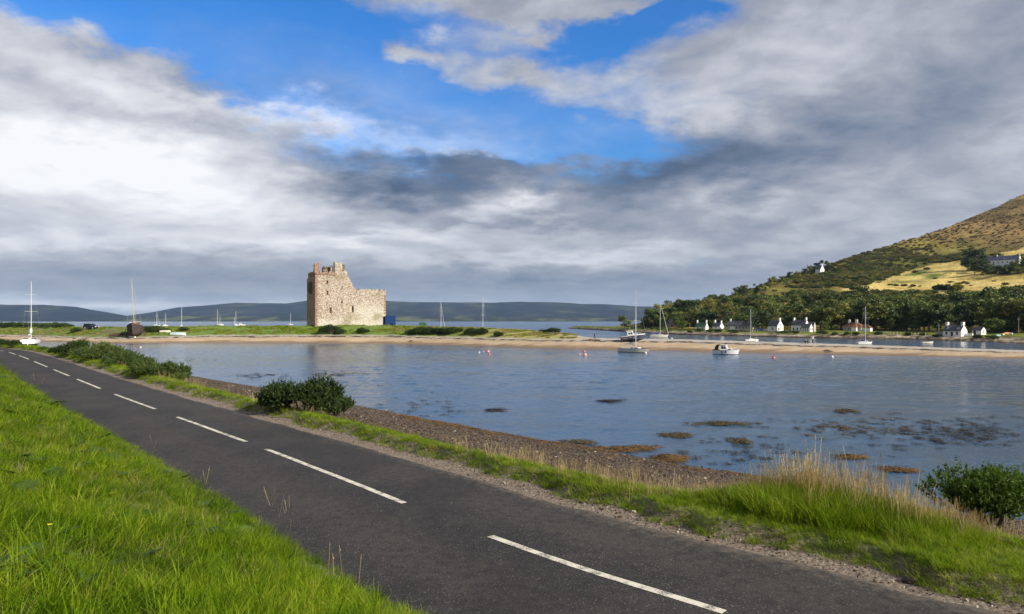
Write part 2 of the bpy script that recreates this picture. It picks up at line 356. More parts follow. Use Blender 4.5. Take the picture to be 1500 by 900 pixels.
# road sheet with broken edges and a slight camber
rs = axis([(-70, -14, 60), (-14, 30, 420), (30, 110, 240), (110, 260, 60)]); rt = np.linspace(-1, 1, 33)
RS, RT = np.meshgrid(rs, rt, indexing='ij')
wl_ = 2.62 + 0 * RS; wr_ = np.interp(RS, [-20, -4, 4, 14, 70], [2.38, 2.36, 2.30, 2.16, 2.15]) + 0.30 * (fbm(RS / 1.3, 0 * RS, 31) - 0.47) + 0.10 * (fbm(RS / 0.25, 0 * RS, 33) - 0.47)
RD = np.where(RT < 0, RT * wl_, RT * wr_)
RX, RY = road_xy(RS, RD)
RZ = 0.045 - 0.045 * np.abs(RT) ** 2.2 + 0.018 * (fbm(RX / 2.2, RY / 2.2, 41) - 0.47); RZ = np.where(np.abs(RT) > 0.999, -0.07, RZ)
am, N = base_mat("asphalt"); co = N.n('ShaderNodeTexCoord').outputs['Object']; rd = N.attr('d')
grit = N.noise(co, 48.0, 4, 0.75); mid = N.noise(co, 6.0, 6, 0.65); big = N.noise(co, 0.55, 5, 0.6); vg_ = N.voro(co, 62.0, out='Color')
sg = N.n('ShaderNodeSeparateColor'); N.put(sg.inputs[0], vg_)
ac = N.ramp(N.m('ADD', N.m('MULTIPLY', grit, 0.62), N.m('ADD', N.m('MULTIPLY', mid, 0.18), N.m('MULTIPLY', big, 0.20))), [(0.38, (0.012, 0.0118, 0.0125)), (0.50, (0.033, 0.031, 0.0305)), (0.62, (0.076, 0.069, 0.062))])
ac = N.mix(N.step(sg.outputs[0], 0.95, 0.995), ac, (0.14, 0.128, 0.112))
wheel = N.m('ABSOLUTE', N.m('SUBTRACT', N.m('ABSOLUTE', rd), 1.25)); ac = N.mix(N.m('MULTIPLY', N.m('MULTIPLY', N.step(wheel, 0.8, 0.1), N.step(mid, 0.3, 0.6)), 0.40), ac, (0.064, 0.055, 0.046))
edge = N.m('MULTIPLY', N.step(N.m('ADD', rd, N.m('MULTIPLY', N.m('SUBTRACT', mid, 0.5), 1.4)), 1.75, 2.45), 0.75)
patchn = N.step(N.noise(N.vm('MULTIPLY', co, (1.0, 0.55, 1.0)), 0.28, 4, 0.5, 0.6), 0.50, 0.60); ac = N.mix(N.m('MULTIPLY', patchn, 0.40), ac, (0.016, 0.0155, 0.017))
ac = N.mix(N.m('MULTIPLY', N.step(N.noise(co, 1.7, 6, 0.78, 0.4), 0.62, 0.74), 0.30), ac, (0.115, 0.098, 0.078))
ac = N.mix(edge, ac, N.ramp(grit, [(0.3, (0.075, 0.058, 0.045)), (0.7, (0.20, 0.165, 0.13))]))
crk = N.voro(N.vm('ADD', co, N.vm('MULTIPLY', N.noise(co, 3.0, 4, 0.6, col=True), (0.5, 0.5, 0.5))), 0.55, 'DISTANCE_TO_EDGE')
ac = N.mix(N.m('MULTIPLY', N.m('MULTIPLY', N.step(crk, 0.006, 0.001), N.step(big, 0.54, 0.60)), 0.6), ac, (0.012, 0.011, 0.010))
N.put(N.b.inputs['Base Color'], ac); N.b.inputs['Roughness'].default_value = 0.78; N.b.inputs['Specular IOR Level'].default_value = 0.22
N.put(N.b.inputs['Normal'], N.bump(N.m('ADD', grit, N.m('MULTIPLY', mid, 0.5)), 0.55, 0.012))
road = link("road", npmesh("road", np.c_[RX.ravel(), RY.ravel(), RZ.ravel()], grid_faces(len(rs), len(rt)), am, attrs={'d': RD.ravel()}))
tag(road, kind='structure')
def road_z(s, d):
    x, y = road_xy(s, d); return 0.045 - 0.045 * (abs(d) / 2.4) ** 2.2 + 0.018 * (fbm(x / 2.2, y / 2.2, 41) - 0.47)
# painted dashes, worn
pm, N = base_mat("worn_white_paint"); co = N.n('ShaderNodeTexCoord').outputs['Object']
g1 = N.noise(co, 60, 5, 0.75); g2 = N.noise(co, 5, 5, 0.6)
N.put(N.b.inputs['Base Color'], N.mix(N.step(N.m('ADD', g1, N.m('MULTIPLY', g2, 0.75)), 0.86, 1.0), (0.64, 0.60, 0.49), (0.10, 0.092, 0.085)))
N.b.inputs['Roughness'].default_value = 0.7; N.put(N.b.inputs['Normal'], N.bump(g1, 0.4, 0.006))
_dp = [((718, 790), (1052, 901)), ((390, 661), (582, 739)), ((249, 612), (350, 649)), ((165, 578), (219, 600)), ((112, 556), (145, 570)), ((77, 542), (101, 551)), ((48, 530), (67, 538)), ((26, 521.5), (40, 527))]
_ds = []
for a, b in _dp:
    sa, da = road_sd(*at_z(*a, 0.03)); sb, db = road_sd(*at_z(*b, 0.03)); _ds.append((min(sa, sb), max(sa, sb), (da + db) / 2))
_ds += [(_ds[0][0] - 9.2, _ds[0][0] - 3.1, 0.0)] + [(_ds[7][1] + 3.1 + 9.3 * k, _ds[7][1] + 9.2 + 9.3 * k, 0.0) for k in range(3)]
for s0, s1, dm in _ds:
    ss = np.linspace(s0, s1, 26); V = []
    for k, s in enumerate(ss):
        for e in (-0.062, 0.062):
            ee = dm * 0 + e + 0.006 * (vnoise(s * 9, e * 50, 5) - 0.5); x, y = road_xy(s, ee); V.append((x, y, road_z(s, ee) + 0.005))
    o = link("lane_marking", npmesh("lane_marking", V, grid_faces(26, 2), pm, smooth=False), road)

# ------------------------------------------------------------------ water
wm, N = base_mat("loch_water"); geo = N.n('ShaderNodeNewGeometry').outputs['Position']
a1 = N.noise(N.vm('MULTIPLY', geo, (0.7, 1.0, 1.0)), 3.2, 4, 0.62, 0.3)
bed = N.ramp(N.noise(geo, 0.16, 5, 0.6), [(0.38, (0.026, 0.080, 0.165)), (0.60, (0.030, 0.072, 0.130)), (0.74, (0.045, 0.042, 0.034))])
N.put(N.b.inputs['Base Color'], bed); N.b.inputs['Roughness'].default_value = 0.07; N.b.inputs['IOR'].default_value = 1.33; N.b.inputs['Specular IOR Level'].default_value = 0.5
N.put(N.b.inputs['Normal'], N.bump(a1, 0.35, 0.16))
# lagoon with real ripples; they die away at its rim, where the open loch (a level sheet a little lower) takes over
ly = [13.0]
while ly[-1] < 330: ly.append(ly[-1] + np.interp(ly[-1], [13, 60, 120, 200, 330], [0.16, 0.20, 0.28, 0.45, 1.2]))
ly = np.array(ly); lu = np.linspace(-1.05, 1.05, 760); LU, LY = np.meshgrid(lu, ly, indexing='ij'); LX = LU * LY
ruf = sstep(0.33, 0.58, fbm(LX / 46 + 3, LY / 17, 401, 4)); ruf = 0.30 + 0.70 * ruf; ruf = ruf * np.interp(LY, [13, 28, 45, 70], [0.35, 0.45, 0.8, 1.0])
cr, sr = math.cos(R(14)), math.sin(R(14)); AX = LX * cr + LY * sr; AY = -LX * sr + LY * cr
wv = (fbm(AX / 2.3, AY / 1.05, 411, 3) - 0.44) * 0.155 + (fbm(AX / 0.9, AY / 0.48, 421, 2) - 0.38) * 0.055 * np.interp(LY, [13, 120, 200], [1, 0.8, 0.0]) + (fbm(AX / 9, AY / 5, 431, 2) - 0.38) * 0.06
rim = np.minimum.reduce([sstep(1.05, 1.0, np.abs(LU)), sstep(330, 300, LY), sstep(13, 15, LY)])
LZ = WZ + wv * ruf * rim * 1.15 - 0.16 * (1 - rim)
tag(link("water", npmesh("water", np.c_[LX.ravel(), LY.ravel(), LZ.ravel()], grid_faces(len(lu), len(ly)), wm)), kind='structure')
wy = axis([(-300, 0, 6), (0, 300, 40), (300, 1200, 20), (1200, 8800, 12)]); wx = axis([(-7800, -400, 10), (-400, 400, 30), (400, 7800, 10)])
WX_, WY_ = np.meshgrid(wx, wy, indexing='ij')
wm2, N = base_mat("open_loch_water"); geo = N.n('ShaderNodeNewGeometry').outputs['Position']
N.b.inputs['Base Color'].default_value = (0.024, 0.072, 0.150, 1); N.b.inputs['Roughness'].default_value = 0.16; N.b.inputs['IOR'].default_value = 1.33
N.put(N.b.inputs['Normal'], N.bump(N.noise(N.vm('MULTIPLY', geo, (0.6, 1.0, 1.0)), 0.5, 5, 0.6, 0.3), 0.8, 0.9))
tag(link("water", npmesh("water", np.c_[WX_.ravel(), WY_.ravel(), 0 * WX_.ravel() + WZ - 0.13], grid_faces(len(wx), len(wy)), wm2)), kind='structure')

# ------------------------------------------------------------------ the spit: sand in front, turf on top
_sx = np.array([-400, -150, 40, 110, 180, 300, 450, 560, 700, 760, 830, 870, 1000, 1100, 1250, 1400, 1500, 1700, 2000], float)
_sn = np.array([496, 497, 499.5, 501.5, 503, 502.5, 503, 503.5, 507, 509, 511, 511.7, 514, 516.5, 519.5, 523.5, 526, 532, 541], float)   # waterline
_st = np.array([490, 490, 491, 493.5, 494.5, 491, 490.3, 490.5, 494, 495.5, 496.5, 496, 498, 501, 505.7, 511.2, 514.5, 522, 533], float)   # sand top / turf edge
_sg = np.array([479, 479, 479.5, 480, 480, 478.6, 477.6, 477.4, 481, 484, 490, 496, 498, 501, 505.7, 511.2, 514.5, 522, 533], float)     # skyline of turf
_su = (_sx - 750) / 1000
def spit_prof(u):
    u = np.asarray(u, float); v0 = (HZ - np.interp(u, _su, _sn)) / 1000; v1 = (HZ - np.interp(u, _su, _st)) / 1000; v2 = (HZ - np.interp(u, _su, _sg)) / 1000
    Y0 = (H - WZ) / (-v0); k = 0.20; Y1 = ((H - WZ) + k * Y0) / (k - v1); Z1 = H + v1 * Y1
    k2 = 0.18; Y2 = (H - Z1 + k2 * Y1) / (k2 - v2); Y2 = np.maximum(Y2, Y1 + 0.6); Z2 = H + v2 * Y2
    return Y0, Y1, Z1, Y2, Z2
def spit_z(u, Y):
    Y0, Y1, Z1, Y2, Z2 = spit_prof(u); Y = np.asarray(Y, float)
    ex = np.interp(u, _su, [60, 60, 60, 60, 60, 50, 42, 38, 26, 18, 9, 6, 5, 5, 4, 4, 4, 4, 4])
    z = np.where(Y < Y0, WZ - (Y0 - Y) * 0.12, np.where(Y < Y1, WZ + (Z1 - WZ) * ((Y - Y0) / (Y1 - Y0)) ** 0.9, np.where(Y < Y2, Z1 + (Z2 - Z1) * (Y - Y1) / (Y2 - Y1), Z2 - 0.004 * (Y - Y2))))
    back = Y2 + ex; z = np.where(Y > back, Z2 - 0.004 * ex - (Y - back) * 0.16, z)
    z = z + 0.28 * (fbm(u * 120, Y / 9, 51) - 0.47) * sstep(0.3, 2.5, Y - Y0) * np.interp(u, _su, [1] * 9 + [0.5] * 10)
    return np.maximum(z, WZ - 1.5)
su = np.linspace(-1.1, 1.2, 520); tt = np.r_[np.linspace(-0.4, 0, 6), np.linspace(0, 1, 18)[1:], np.linspace(1, 2, 16)[1:], np.linspace(2, 3, 22)[1:]]
Y0, Y1, Z1, Y2, Z2 = spit_prof(su)
YY = np.zeros((len(su), len(tt)))
for j, t in enumerate(tt):
    YY[:, j] = Y0 + t * 25 if t < 0 else Y0 + (Y1 - Y0) * t if t <= 1 else Y1 + (Y2 - Y1) * (t - 1) if t <= 2 else Y2 + 85 * (t - 2)
UU = np.repeat(su[:, None], len(tt), 1); TT = np.repeat(tt[None, :], len(su), 0); ZZ = spit_z(UU, YY)
turf = sstep(0.80, 1.10, TT + 0.25 * (fbm(UU * 260, YY / 3, 61) - 0.47)) * sstep(0.115, 0.06, UU)
back_sand = sstep(2.35, 2.6, TT) * sstep(-0.62, -0.5, UU); turf = turf * (1 - back_sand * sstep(-0.3, -0.42, UU))
sm, N = base_mat("spit_ground"); geo = N.n('ShaderNodeNewGeometry').outputs['Position']; tf = N.attr('turf'); tn = N.attr('t'); uu = N.attr('u')
n1 = N.noise(geo, 0.5, 5, 0.65); n2 = N.noise(geo, 5.0, 5, 0.7); n3 = N.noise(N.vm('MULTIPLY', geo, (0.35, 1.2, 1.0)), 0.35, 5, 0.6)
sand = N.ramp(N.m('ADD', N.m('MULTIPLY', n2, 0.5), N.m('MULTIPLY', n3, 0.5)), [(0.30, (0.25, 0.165, 0.095)), (0.50, (0.45, 0.325, 0.205)), (0.70, (0.60, 0.48, 0.35))])
greyer = N.ramp(n2, [(0.3, (0.26, 0.225, 0.185)), (0.55, (0.44, 0.39, 0.33)), (0.75, (0.60, 0.55, 0.48))])
sand = N.mix(N.step(N.m('ADD', tn, N.m('MULTIPLY', N.m('SUBTRACT', n1, 0.5), 0.9)), 0.55, 0.85), sand, greyer)
wet = N.step(N.m('ADD', tn, N.m('MULTIPLY', N.m('SUBTRACT', n3, 0.5), 0.5)), 0.34, 0.08)
sand = N.mix(N.m('MULTIPLY', wet, 0.7), sand, (0.125, 0.078, 0.040))
wrack = N.m('MULTIPLY', N.step(N.m('ABSOLUTE', N.m('SUBTRACT', N.m('ADD', tn, N.m('MULTIPLY', N.m('SUBTRACT', n3, 0.5), 0.55)), 0.74)), 0.10, 0.04), N.step(N.m('ADD', N.m('MULTIPLY', n1, 0.65), N.m('MULTIPLY', n2, 0.35)), 0.44, 0.50))
sand = N.mix(wrack, sand, (0.045, 0.030, 0.020))
gr = N.ramp(N.m('ADD', N.m('MULTIPLY', n1, 0.6), N.m('MULTIPLY', n2, 0.4)), [(0.30, (0.050, 0.075, 0.012)), (0.48, (0.115, 0.185, 0.018)), (0.60, (0.155, 0.215, 0.025)), (0.74, (0.27, 0.235, 0.075))])
gr = N.mix(N.m('MULTIPLY', N.step(uu, -0.12, 0.0), N.step(n3, 0.30, 0.46)), gr, (0.33, 0.29, 0.095))
gr = N.mix(N.m('MULTIPLY', N.step(uu, -0.50, -0.58), N.step(n3, 0.46, 0.56)), gr, (0.15, 0.12, 0.045))
N.put(N.b.inputs['Base Color'], N.mix(tf, sand, gr)); N.b.inputs['Roughness'].default_value = 0.95
N.put(N.b.inputs['Normal'], N.bump(N.m('ADD', n2, N.m('MULTIPLY', n1, 0.8)), 0.7, 0.25))
spit = link("beach_spit", npmesh("beach_spit", np.c_[(UU * YY).ravel(), YY.ravel(), ZZ.ravel()], grid_faces(len(su), len(tt)), sm, attrs={'turf': turf.ravel(), 't': TT.ravel(), 'u': UU.ravel()}))
tag(spit, kind='structure')
def on_spit(x, y, lo=None):            # photo pixel to the first point of the spit it meets
    u = (x - 750) / 1000; v = (HZ - y) / 1000; Ys = np.linspace(60, 330, 5400); z = spit_z(np.full_like(Ys, u), Ys); Yw = float(spit_prof(u)[0])
    hit = np.where((z >= H + v * Ys) & (Ys >= Yw - 3))[0]
    Y = Ys[hit[0]] if len(hit) else float(spit_prof(u)[3])
    return Vector((u * Y, Y, float(spit_z(np.array([u]), np.array([Y]))[0])))

# ------------------------------------------------------------------ hillside across the inlet
_hx = np.array([800, 838, 900, 950, 1000, 1060, 1120, 1200, 1260, 1340, 1420, 1500, 1700, 2000], float)
_hn = np.array([481.5, 481.5, 485, 488, 490, 492, 493.5, 495.5, 496.5, 497.5, 500.5, 503.5, 512, 524], float)
_hu = (_hx - 750) / 1000
_rx = np.array([800, 838, 900, 935, 960, 1000, 1050, 1100, 1130, 1180, 1210, 1240, 1300, 1350, 1400, 1450, 1500, 1600, 1800, 2000], float)
_ry = np.array([482, 481, 479.5, 474, 465, 452, 439, 423, 413, 399, 391, 381, 362, 346, 329, 307, 285, 245, 190, 150], float)
_rY = np.array([520, 500, 440, 430, 430, 470, 520, 560, 590, 630, 650, 680, 760, 820, 880, 940, 1000, 1080, 1180, 1250], float)
_ru = (_rx - 750) / 1000
def hill_z(u, Y):
    u = np.asarray(u, float); Y = np.asarray(Y, float)
    Y0 = (H - WZ) / ((np.interp(u, _hu, _hn) - HZ) / 1000); Yr = np.interp(u, _ru, _rY); zr = H + (HZ - np.interp(u, _ru, _ry)) / 1000 * Yr
    Yt = Y0 + 42; zt = -0.9; Yr = np.maximum(Yr, Yt + 30)
    a = np.where(Y < Y0, WZ - (Y0 - Y) * 0.14, np.where(Y < Y0 + 9, WZ + 1.25 * ((Y - Y0) / 9) ** 0.8, -1.85 + 0.95 * (Y - Y0 - 9) / 33))
    t = np.clip((Y - Yt) / (Yr - Yt), 0, 1); hill = zt + (zr - zt) * t ** 1.38 - np.where(Y > Yr, (Y - Yr) * 0.10, 0)
    n = (fbm(u * Y / 60, Y / 60, 71, 5) - 0.47) * 9 * sstep(0.02, 0.3, t) * sstep(1.1, 0.9, t) * sstep(0.25, 0.6, u) + (fbm(u * Y / 5, Y / 5, 75, 3) - 0.44) * 0.9 * sstep(-2, 3, Y - Y0) 
    z = np.where(Y < Yt, a, hill) + n
    return np.where(u < 0.2, np.minimum(z, WZ + (u - 0.083) * 160), z)
hu = axis([(0.05, 0.8, 520), (0.8, 1.3, 80)]); ht = np.r_[np.linspace(-0.12, 0, 4), np.linspace(0, 0.1, 14)[1:], np.linspace(0.1, 1, 200)[1:], np.linspace(1, 1.8, 20)[1:]]
HU, HT = np.meshgrid(hu, ht, indexing='ij')
_Y0 = (H - WZ) / ((np.interp(HU, _hu, _hn) - HZ) / 1000); _Yr = np.maximum(np.interp(HU, _ru, _rY), _Y0 + 72)
HY = _Y0 + (_Yr - _Y0) * np.where(HT > 0, np.abs(HT) ** 1.15, HT); HZ_ = hill_z(HU, HY)
HPX = HU * 1000 + 750; HPY = HZ - (HZ_ - H) / HY * 1000
def in_poly(px, py, poly):
    r = np.zeros(px.shape, bool); n = len(poly)
    for i in range(n):
        (x1, y1), (x2, y2) = poly[i], poly[(i + 1) % n]
        c = ((y1 > py) != (y2 > py)) & (px < (x2 - x1) * (py - y1) / (y2 - y1 + 1e-9) + x1); r ^= c
    return r
FIELD = [(1229, 425), (1270, 418), (1327, 398), (1363, 387), (1412, 381), (1420, 395), (1450, 403), (1500, 404), (1620, 395), (1620, 414), (1500, 420), (1472, 424), (1440, 434), (1372, 436), (1368, 429), (1300, 428)]
STRIP = [(1452, 381), (1470, 373), (1500, 362), (1600, 345), (1600, 356), (1500, 374), (1470, 384)]
jx = HPX + 9 * (fbm(HU * HY / 14, HY / 14, 81) - 0.47) * 2; jy = HPY + 4 * (fbm(HU * HY / 14, HY / 14, 85) - 0.47) * 2
fld = (in_poly(jx, jy, FIELD) | in_poly(jx, jy, STRIP)).astype(float)
fern = (np.exp(-(((jx - 1342) / 22) ** 2 + ((jy - 400 + (jx - 1342) * 0.22) / 4.0) ** 2)) + np.exp(-(((jx - 1366) / 16) ** 2 + ((jy - 405) / 4.5) ** 2)) + 0.8 * np.exp(-(((jx - 1330) / 26) ** 2 + ((jy - 413) / 3) ** 2)))
nz = fbm(HU * HY / 35, HY / 70, 91, 5); nf = fbm(HU * HY / 7, HY / 12, 95, 4)
def L3(a, b, f): return np.asarray(a) * (1 - f[..., None]) + np.asarray(b) * f[..., None]
low = L3((0.105, 0.105, 0.022), (0.235, 0.195, 0.050), np.clip((nz - 0.30) / 0.3, 0, 1))
up = L3((0.135, 0.095, 0.038), (0.36, 0.235, 0.095), np.clip((0.55 * nz + 0.45 * nf - 0.33) / 0.22, 0, 1))
ff = sstep(372, 335, HPY + 26 * (nz - 0.47) * 2 - (HPX - 1350) * 0.06)
colr = L3(low, up, ff) if False else low * (1 - ff[..., None]) + up * ff[..., None]
dark = np.clip((nf - 0.51) / 0.10, 0, 1) * 0.6; colr = colr * (1 - dark[..., None]) + np.array((0.045, 0.052, 0.016)) * dark[..., None]
yel = L3((0.36, 0.27, 0.075), (0.60, 0.47, 0.175), np.clip((0.5 * nf + 0.5 * nz - 0.34) / 0.2, 0, 1))
colr = colr * (1 - fld[..., None]) + yel * fld[..., None]
fk = np.clip(fern * fld, 0, 1); colr = colr * (1 - fk[..., None]) + np.array((0.075, 0.125, 0.030)) * fk[..., None]
terr = sstep(0, 6, HY - _Y0) * sstep(46, 38, HY - _Y0); rock = sstep(11, 7, HY - _Y0 + 3 * (nf - 0.47) * 4)
lawn = L3((0.10, 0.12, 0.025), (0.17, 0.20, 0.04), np.clip((nf - 0.35) / 0.25, 0, 1)); colr = colr * (1 - terr[..., None]) + lawn * terr[..., None]
rk = L3((0.10, 0.075, 0.055), (0.40, 0.335, 0.265), np.clip((fbm(HU * HY / 1.6, HY / 1.6, 99) - 0.33) / 0.28, 0, 1)); wetl = sstep(3.2, 1.2, HY - _Y0); rk = rk * (1 - wetl[..., None]) + np.array((0.050, 0.032, 0.020)) * wetl[..., None]
colr = colr * (1 - rock[..., None]) + rk * rock[..., None]
hm, N = base_mat("hillside"); geo = N.n('ShaderNodeNewGeometry').outputs['Position']
hc = N.attr('col', 'Color'); f1 = N.noise(geo, 0.45, 6, 0.7); f2 = N.noise(geo, 0.09, 5, 0.65)
hc = N.mix(1.0, hc, N.ramp(N.m('ADD', N.m('MULTIPLY', f1, 0.65), N.m('MULTIPLY', f2, 0.35)), [(0.34, (0.55, 0.55, 0.52)), (0.62, (1.30, 1.27, 1.20))]), 'MULTIPLY')
N.put(N.b.inputs['Base Color'], hc); N.b.inputs['Roughness'].default_value = 1.0; N.b.inputs['Specular IOR Level'].default_value = 0.1
N.put(N.b.inputs['Normal'], N.bump(f1, 0.8, 1.2))
tag(link("hillside", npmesh("hillside", np.c_[(HU * HY).ravel(), HY.ravel(), HZ_.ravel()], grid_faces(len(hu), len(ht)), hm, attrs={'col': colr.reshape(-1, 3)})), kind='structure')
def on_hill(x, y):
    u = (x - 750) / 1000; v = (HZ - y) / 1000; Y0 = (H - WZ) / ((np.interp(u, _hu, _hn) - HZ) / 1000); Ys = np.linspace(Y0, float(np.interp(u, _ru, _rY)) * 1.02, 3000)
    z = hill_z(np.full_like(Ys, u), Ys); hit = np.where(z >= H + v * Ys)[0]
    Y = Ys[hit[0]] if len(hit) else Ys[np.argmax((z - H) / Ys)]
    return Vector((u * Y, Y, float(hill_z(np.array([u]), np.array([Y]))[0])))

# ------------------------------------------------------------------ far hills across the loch
def far_hill(name, tab, Yb, Yr, seed, label_cols):
    tab = np.array(tab, float); u = np.linspace((tab[0, 0] - 750) / 1000, (tab[-1, 0] - 750) / 1000, 320); t = np.r_[np.linspace(0, 1, 46), np.linspace(1, 1.5, 6)[1:]]
    U, T = np.meshgrid(u, t, indexing='ij'); Y = Yb + (Yr - Yb) * T
    zr = H + (HZ - np.interp(U, (tab[:, 0] - 750) / 1000, tab[:, 1])) / 1000 * Yr
    zr = zr + (fbm(U * 18, 0 * U, seed) - 0.47) * 14 * np.clip((zr - 5) / 60, 0, 1)
    Z = np.where(T < 1, WZ - 1 + (zr - WZ + 1) * (0.35 * T + 0.65 * T ** 1.6), zr - (Y - Yr) * 0.05) + (fbm(U * 60, T * 7, seed + 3, 5) - 0.47) * 16 * np.clip(T * 3, 0, 1) * np.clip(1.2 - T, 0.0, 1)
    m, N = base_mat(name + "_moor_shade"); geo = N.n('ShaderNodeNewGeometry').outputs['Position']
    f = N.noise(N.vm('MULTIPLY', geo, (1.0, 0.6, 2.0)), 0.0035, 6, 0.6)
    N.put(N.b.inputs['Base Color'], N.ramp(f, label_cols)); N.b.inputs['Roughness'].default_value = 1.0; N.b.inputs['Specular IOR Level'].default_value = 0.0
    return tag(link(name, npmesh(name, np.c_[(U * Y).ravel(), Y.ravel(), Z.ravel()], grid_faces(len(u), len(t)), m)), kind='structure')
_moor_shade = [(0.35, (0.008, 0.011, 0.022)), (0.50, (0.013, 0.016, 0.028)), (0.58, (0.026, 0.028, 0.034)), (0.68, (0.060, 0.066, 0.042))]  # cloud shadow and blue distance put into the moor's dark bluish colour
_moor_sun_patches = [(0.35, (0.013, 0.016, 0.024)), (0.48, (0.024, 0.028, 0.026)), (0.54, (0.055, 0.065, 0.034)), (0.64, (0.16, 0.16, 0.075))]  # lighter stops paint sunlit patches onto the low far hills
far_hill("hills", [(-700, 430), (-300, 440), (-60, 445), (0, 446.5), (60, 446.5), (110, 450), (150, 457), (185, 463), (215, 468), (260, 472)], 5000, 6400, 201, _moor_shade)
far_hill("hills", [(130, 472), (160, 466), (185, 462.5), (225, 457), (260, 450.5), (310, 447), (345, 443.5), (375, 444), (420, 445), (455, 440), (500, 437), (540, 438), (566, 441), (610, 443), (660, 443.5), (705, 444), (760, 442), (800, 443), (850, 445), (890, 446), (930, 449), (1000, 450), (1150, 455), (1300, 460)], 5600, 7800, 215, _moor_shade)
far_hill("hills", [(120, 472.5), (160, 469), (210, 465), (290, 463), (400, 464), (500, 463), (600, 464.5), (720, 465), (850, 466), (1000, 466), (1200, 466)], 5100, 5700, 233, _moor_sun_patches)
# ------------------------------------------------------------------ vegetation materials and pieces
RNG = np.random.default_rng(7)
g_green = leaf_mat("grass_green", [(0.14, (0.034, 0.070, 0.003)), (0.36, (0.092, 0.170, 0.004)), (0.58, (0.165, 0.255, 0.007)), (0.84, (0.30, 0.31, 0.035))], 0.40, nscale=0.9, spec=0.08)
g_verge = leaf_mat("grass_verge", [(0.18, (0.085, 0.140, 0.010)), (0.42, (0.150, 0.235, 0.010)), (0.62, (0.235, 0.310, 0.018)), (0.84, (0.38, 0.37, 0.095))], 0.40, nscale=0.9, spec=0.08)
g_straw = leaf_mat("dry_grass", [(0.15, (0.24, 0.17, 0.070)), (0.5, (0.42, 0.32, 0.155)), (0.85, (0.58, 0.48, 0.27))], 0.40, nscale=2.0, tcol=(1.1, 1.05, 0.8))
g_gorse = leaf_mat("gorse_green", [(0.2, (0.022, 0.042, 0.010)), (0.5, (0.050, 0.082, 0.018)), (0.8, (0.105, 0.140, 0.030))], 0.20, nscale=3.0)
g_broom = leaf_mat("broom_green", [(0.2, (0.030, 0.060, 0.008)), (0.5, (0.075, 0.130, 0.014)), (0.8, (0.15, 0.21, 0.030))], 0.30, nscale=3.0)
t_dark = leaf_mat("leaf_dark", [(0.2, (0.0243, 0.0432, 0.0108)), (0.5, (0.0567, 0.0891, 0.0189)), (0.8, (0.1418, 0.1755, 0.0324))], 0.15, nscale=0.35)
t_olive = leaf_mat("leaf_olive", [(0.2, (0.0500, 0.0625, 0.0125)), (0.5, (0.1125, 0.1275, 0.0213)), (0.8, (0.2750, 0.2500, 0.0500))], 0.18, nscale=0.35)
t_light = leaf_mat("leaf_light", [(0.2, (0.0500, 0.0750, 0.0125)), (0.5, (0.1063, 0.1438, 0.0225)), (0.8, (0.1875, 0.2188, 0.0438))], 0.22, nscale=0.35)
bracken = leaf_mat("bracken", [(0.2, (0.0540, 0.0540, 0.0162)), (0.5, (0.1148, 0.0972, 0.0297)), (0.8, (0.2025, 0.1418, 0.0540))], 0.15, nscale=0.02)
bark = mat("bark", (0.11, 0.085, 0.062), 0.95, 0.45, 6, bump=0.8, bscale=12)

def tuft(name, seed, n, rad, h0, h1, w, lean, m, curl=0.35):
    r = np.random.default_rng(seed); V = []; F = []
    for i in range(n):
        a = r.uniform(0, 6.28); rr = rad * math.sqrt(r.uniform()); bx, by = rr * math.cos(a), rr * math.sin(a)
        h = r.uniform(h0, h1); la = a + r.normal(0, 0.9); ln = lean * r.uniform(0.3, 1.4) + 0.5 * rr / max(rad, .01) * 0.3; wa = la + 1.57 + r.normal(0, 0.3)
        ww = w * r.uniform(0.6, 1.2); b = len(V)
        for k, (t, tw) in enumerate(((0, 0.8), (0.40, 1.0), (0.75, 0.65), (1.0, 0.0))):
            off = h * ln * (t ** (1.4 + curl)); z = h * t * (1 - 0.25 * ln * t)
            cx, cy = bx + off * math.cos(la), by + off * math.sin(la); dxx, dyy = math.cos(wa) * ww * tw / 2, math.sin(wa) * ww * tw / 2
            if k < 3: V += [(cx - dxx, cy - dyy, z), (cx + dxx, cy + dyy, z)]
            else: V.append((cx, cy, z))
        F += [(b, b + 1, b + 3), (b, b + 3, b + 2), (b + 2, b + 3, b + 5), (b + 2, b + 5, b + 4), (b + 4, b + 5, b + 6)]
    return npmesh(name, V, F, m, smooth=True)
def stalks(name, seed, n, rad, h0, h1, m):
    """dry flowering stalks with a feathered seed head"""
    r = np.random.default_rng(seed); V = []; F = []
    def tri(p, q_, s_): b = len(V); V.extend([tuple(p), tuple(q_), tuple(s_)]); F.append((b, b + 1, b + 2))
    for i in range(n):
        a = r.uniform(0, 6.28); rr = rad * math.sqrt(r.uniform()); p = np.array((rr * math.cos(a), rr * math.sin(a), 0.0)); h = r.uniform(h0, h1); la = r.uniform(0, 6.28); ln = r.uniform(0.03, 0.22)
        q_ = p + np.array((math.cos(la) * ln * h, math.sin(la) * ln * h, h)); sd_ = np.array((-math.sin(la + 0.7), math.cos(la + 0.7), 0)) * 0.0022; mid = (p + q_) / 2 + np.array((0, 0, 0.02 * h))
        for (x, y) in ((p, mid), (mid, q_)): tri(x - sd_, x + sd_, y + sd_); tri(x - sd_, y + sd_, y - sd_)
        for k in range(9):
            t = 1 - 0.028 * k; c_ = p + (q_ - p) * t; g = r.normal(0, 1, 3); g /= np.linalg.norm(g); g = g * 0.014 * (0.6 + 0.08 * k) + np.array((0, 0, 0.012))
            tri(c_, c_ + g + sd_ * 1.5, c_ + g * 0.5 - sd_ * 1.5 + np.array((0, 0, 0.01)))
    return npmesh(name, V, F, m, smooth=False)
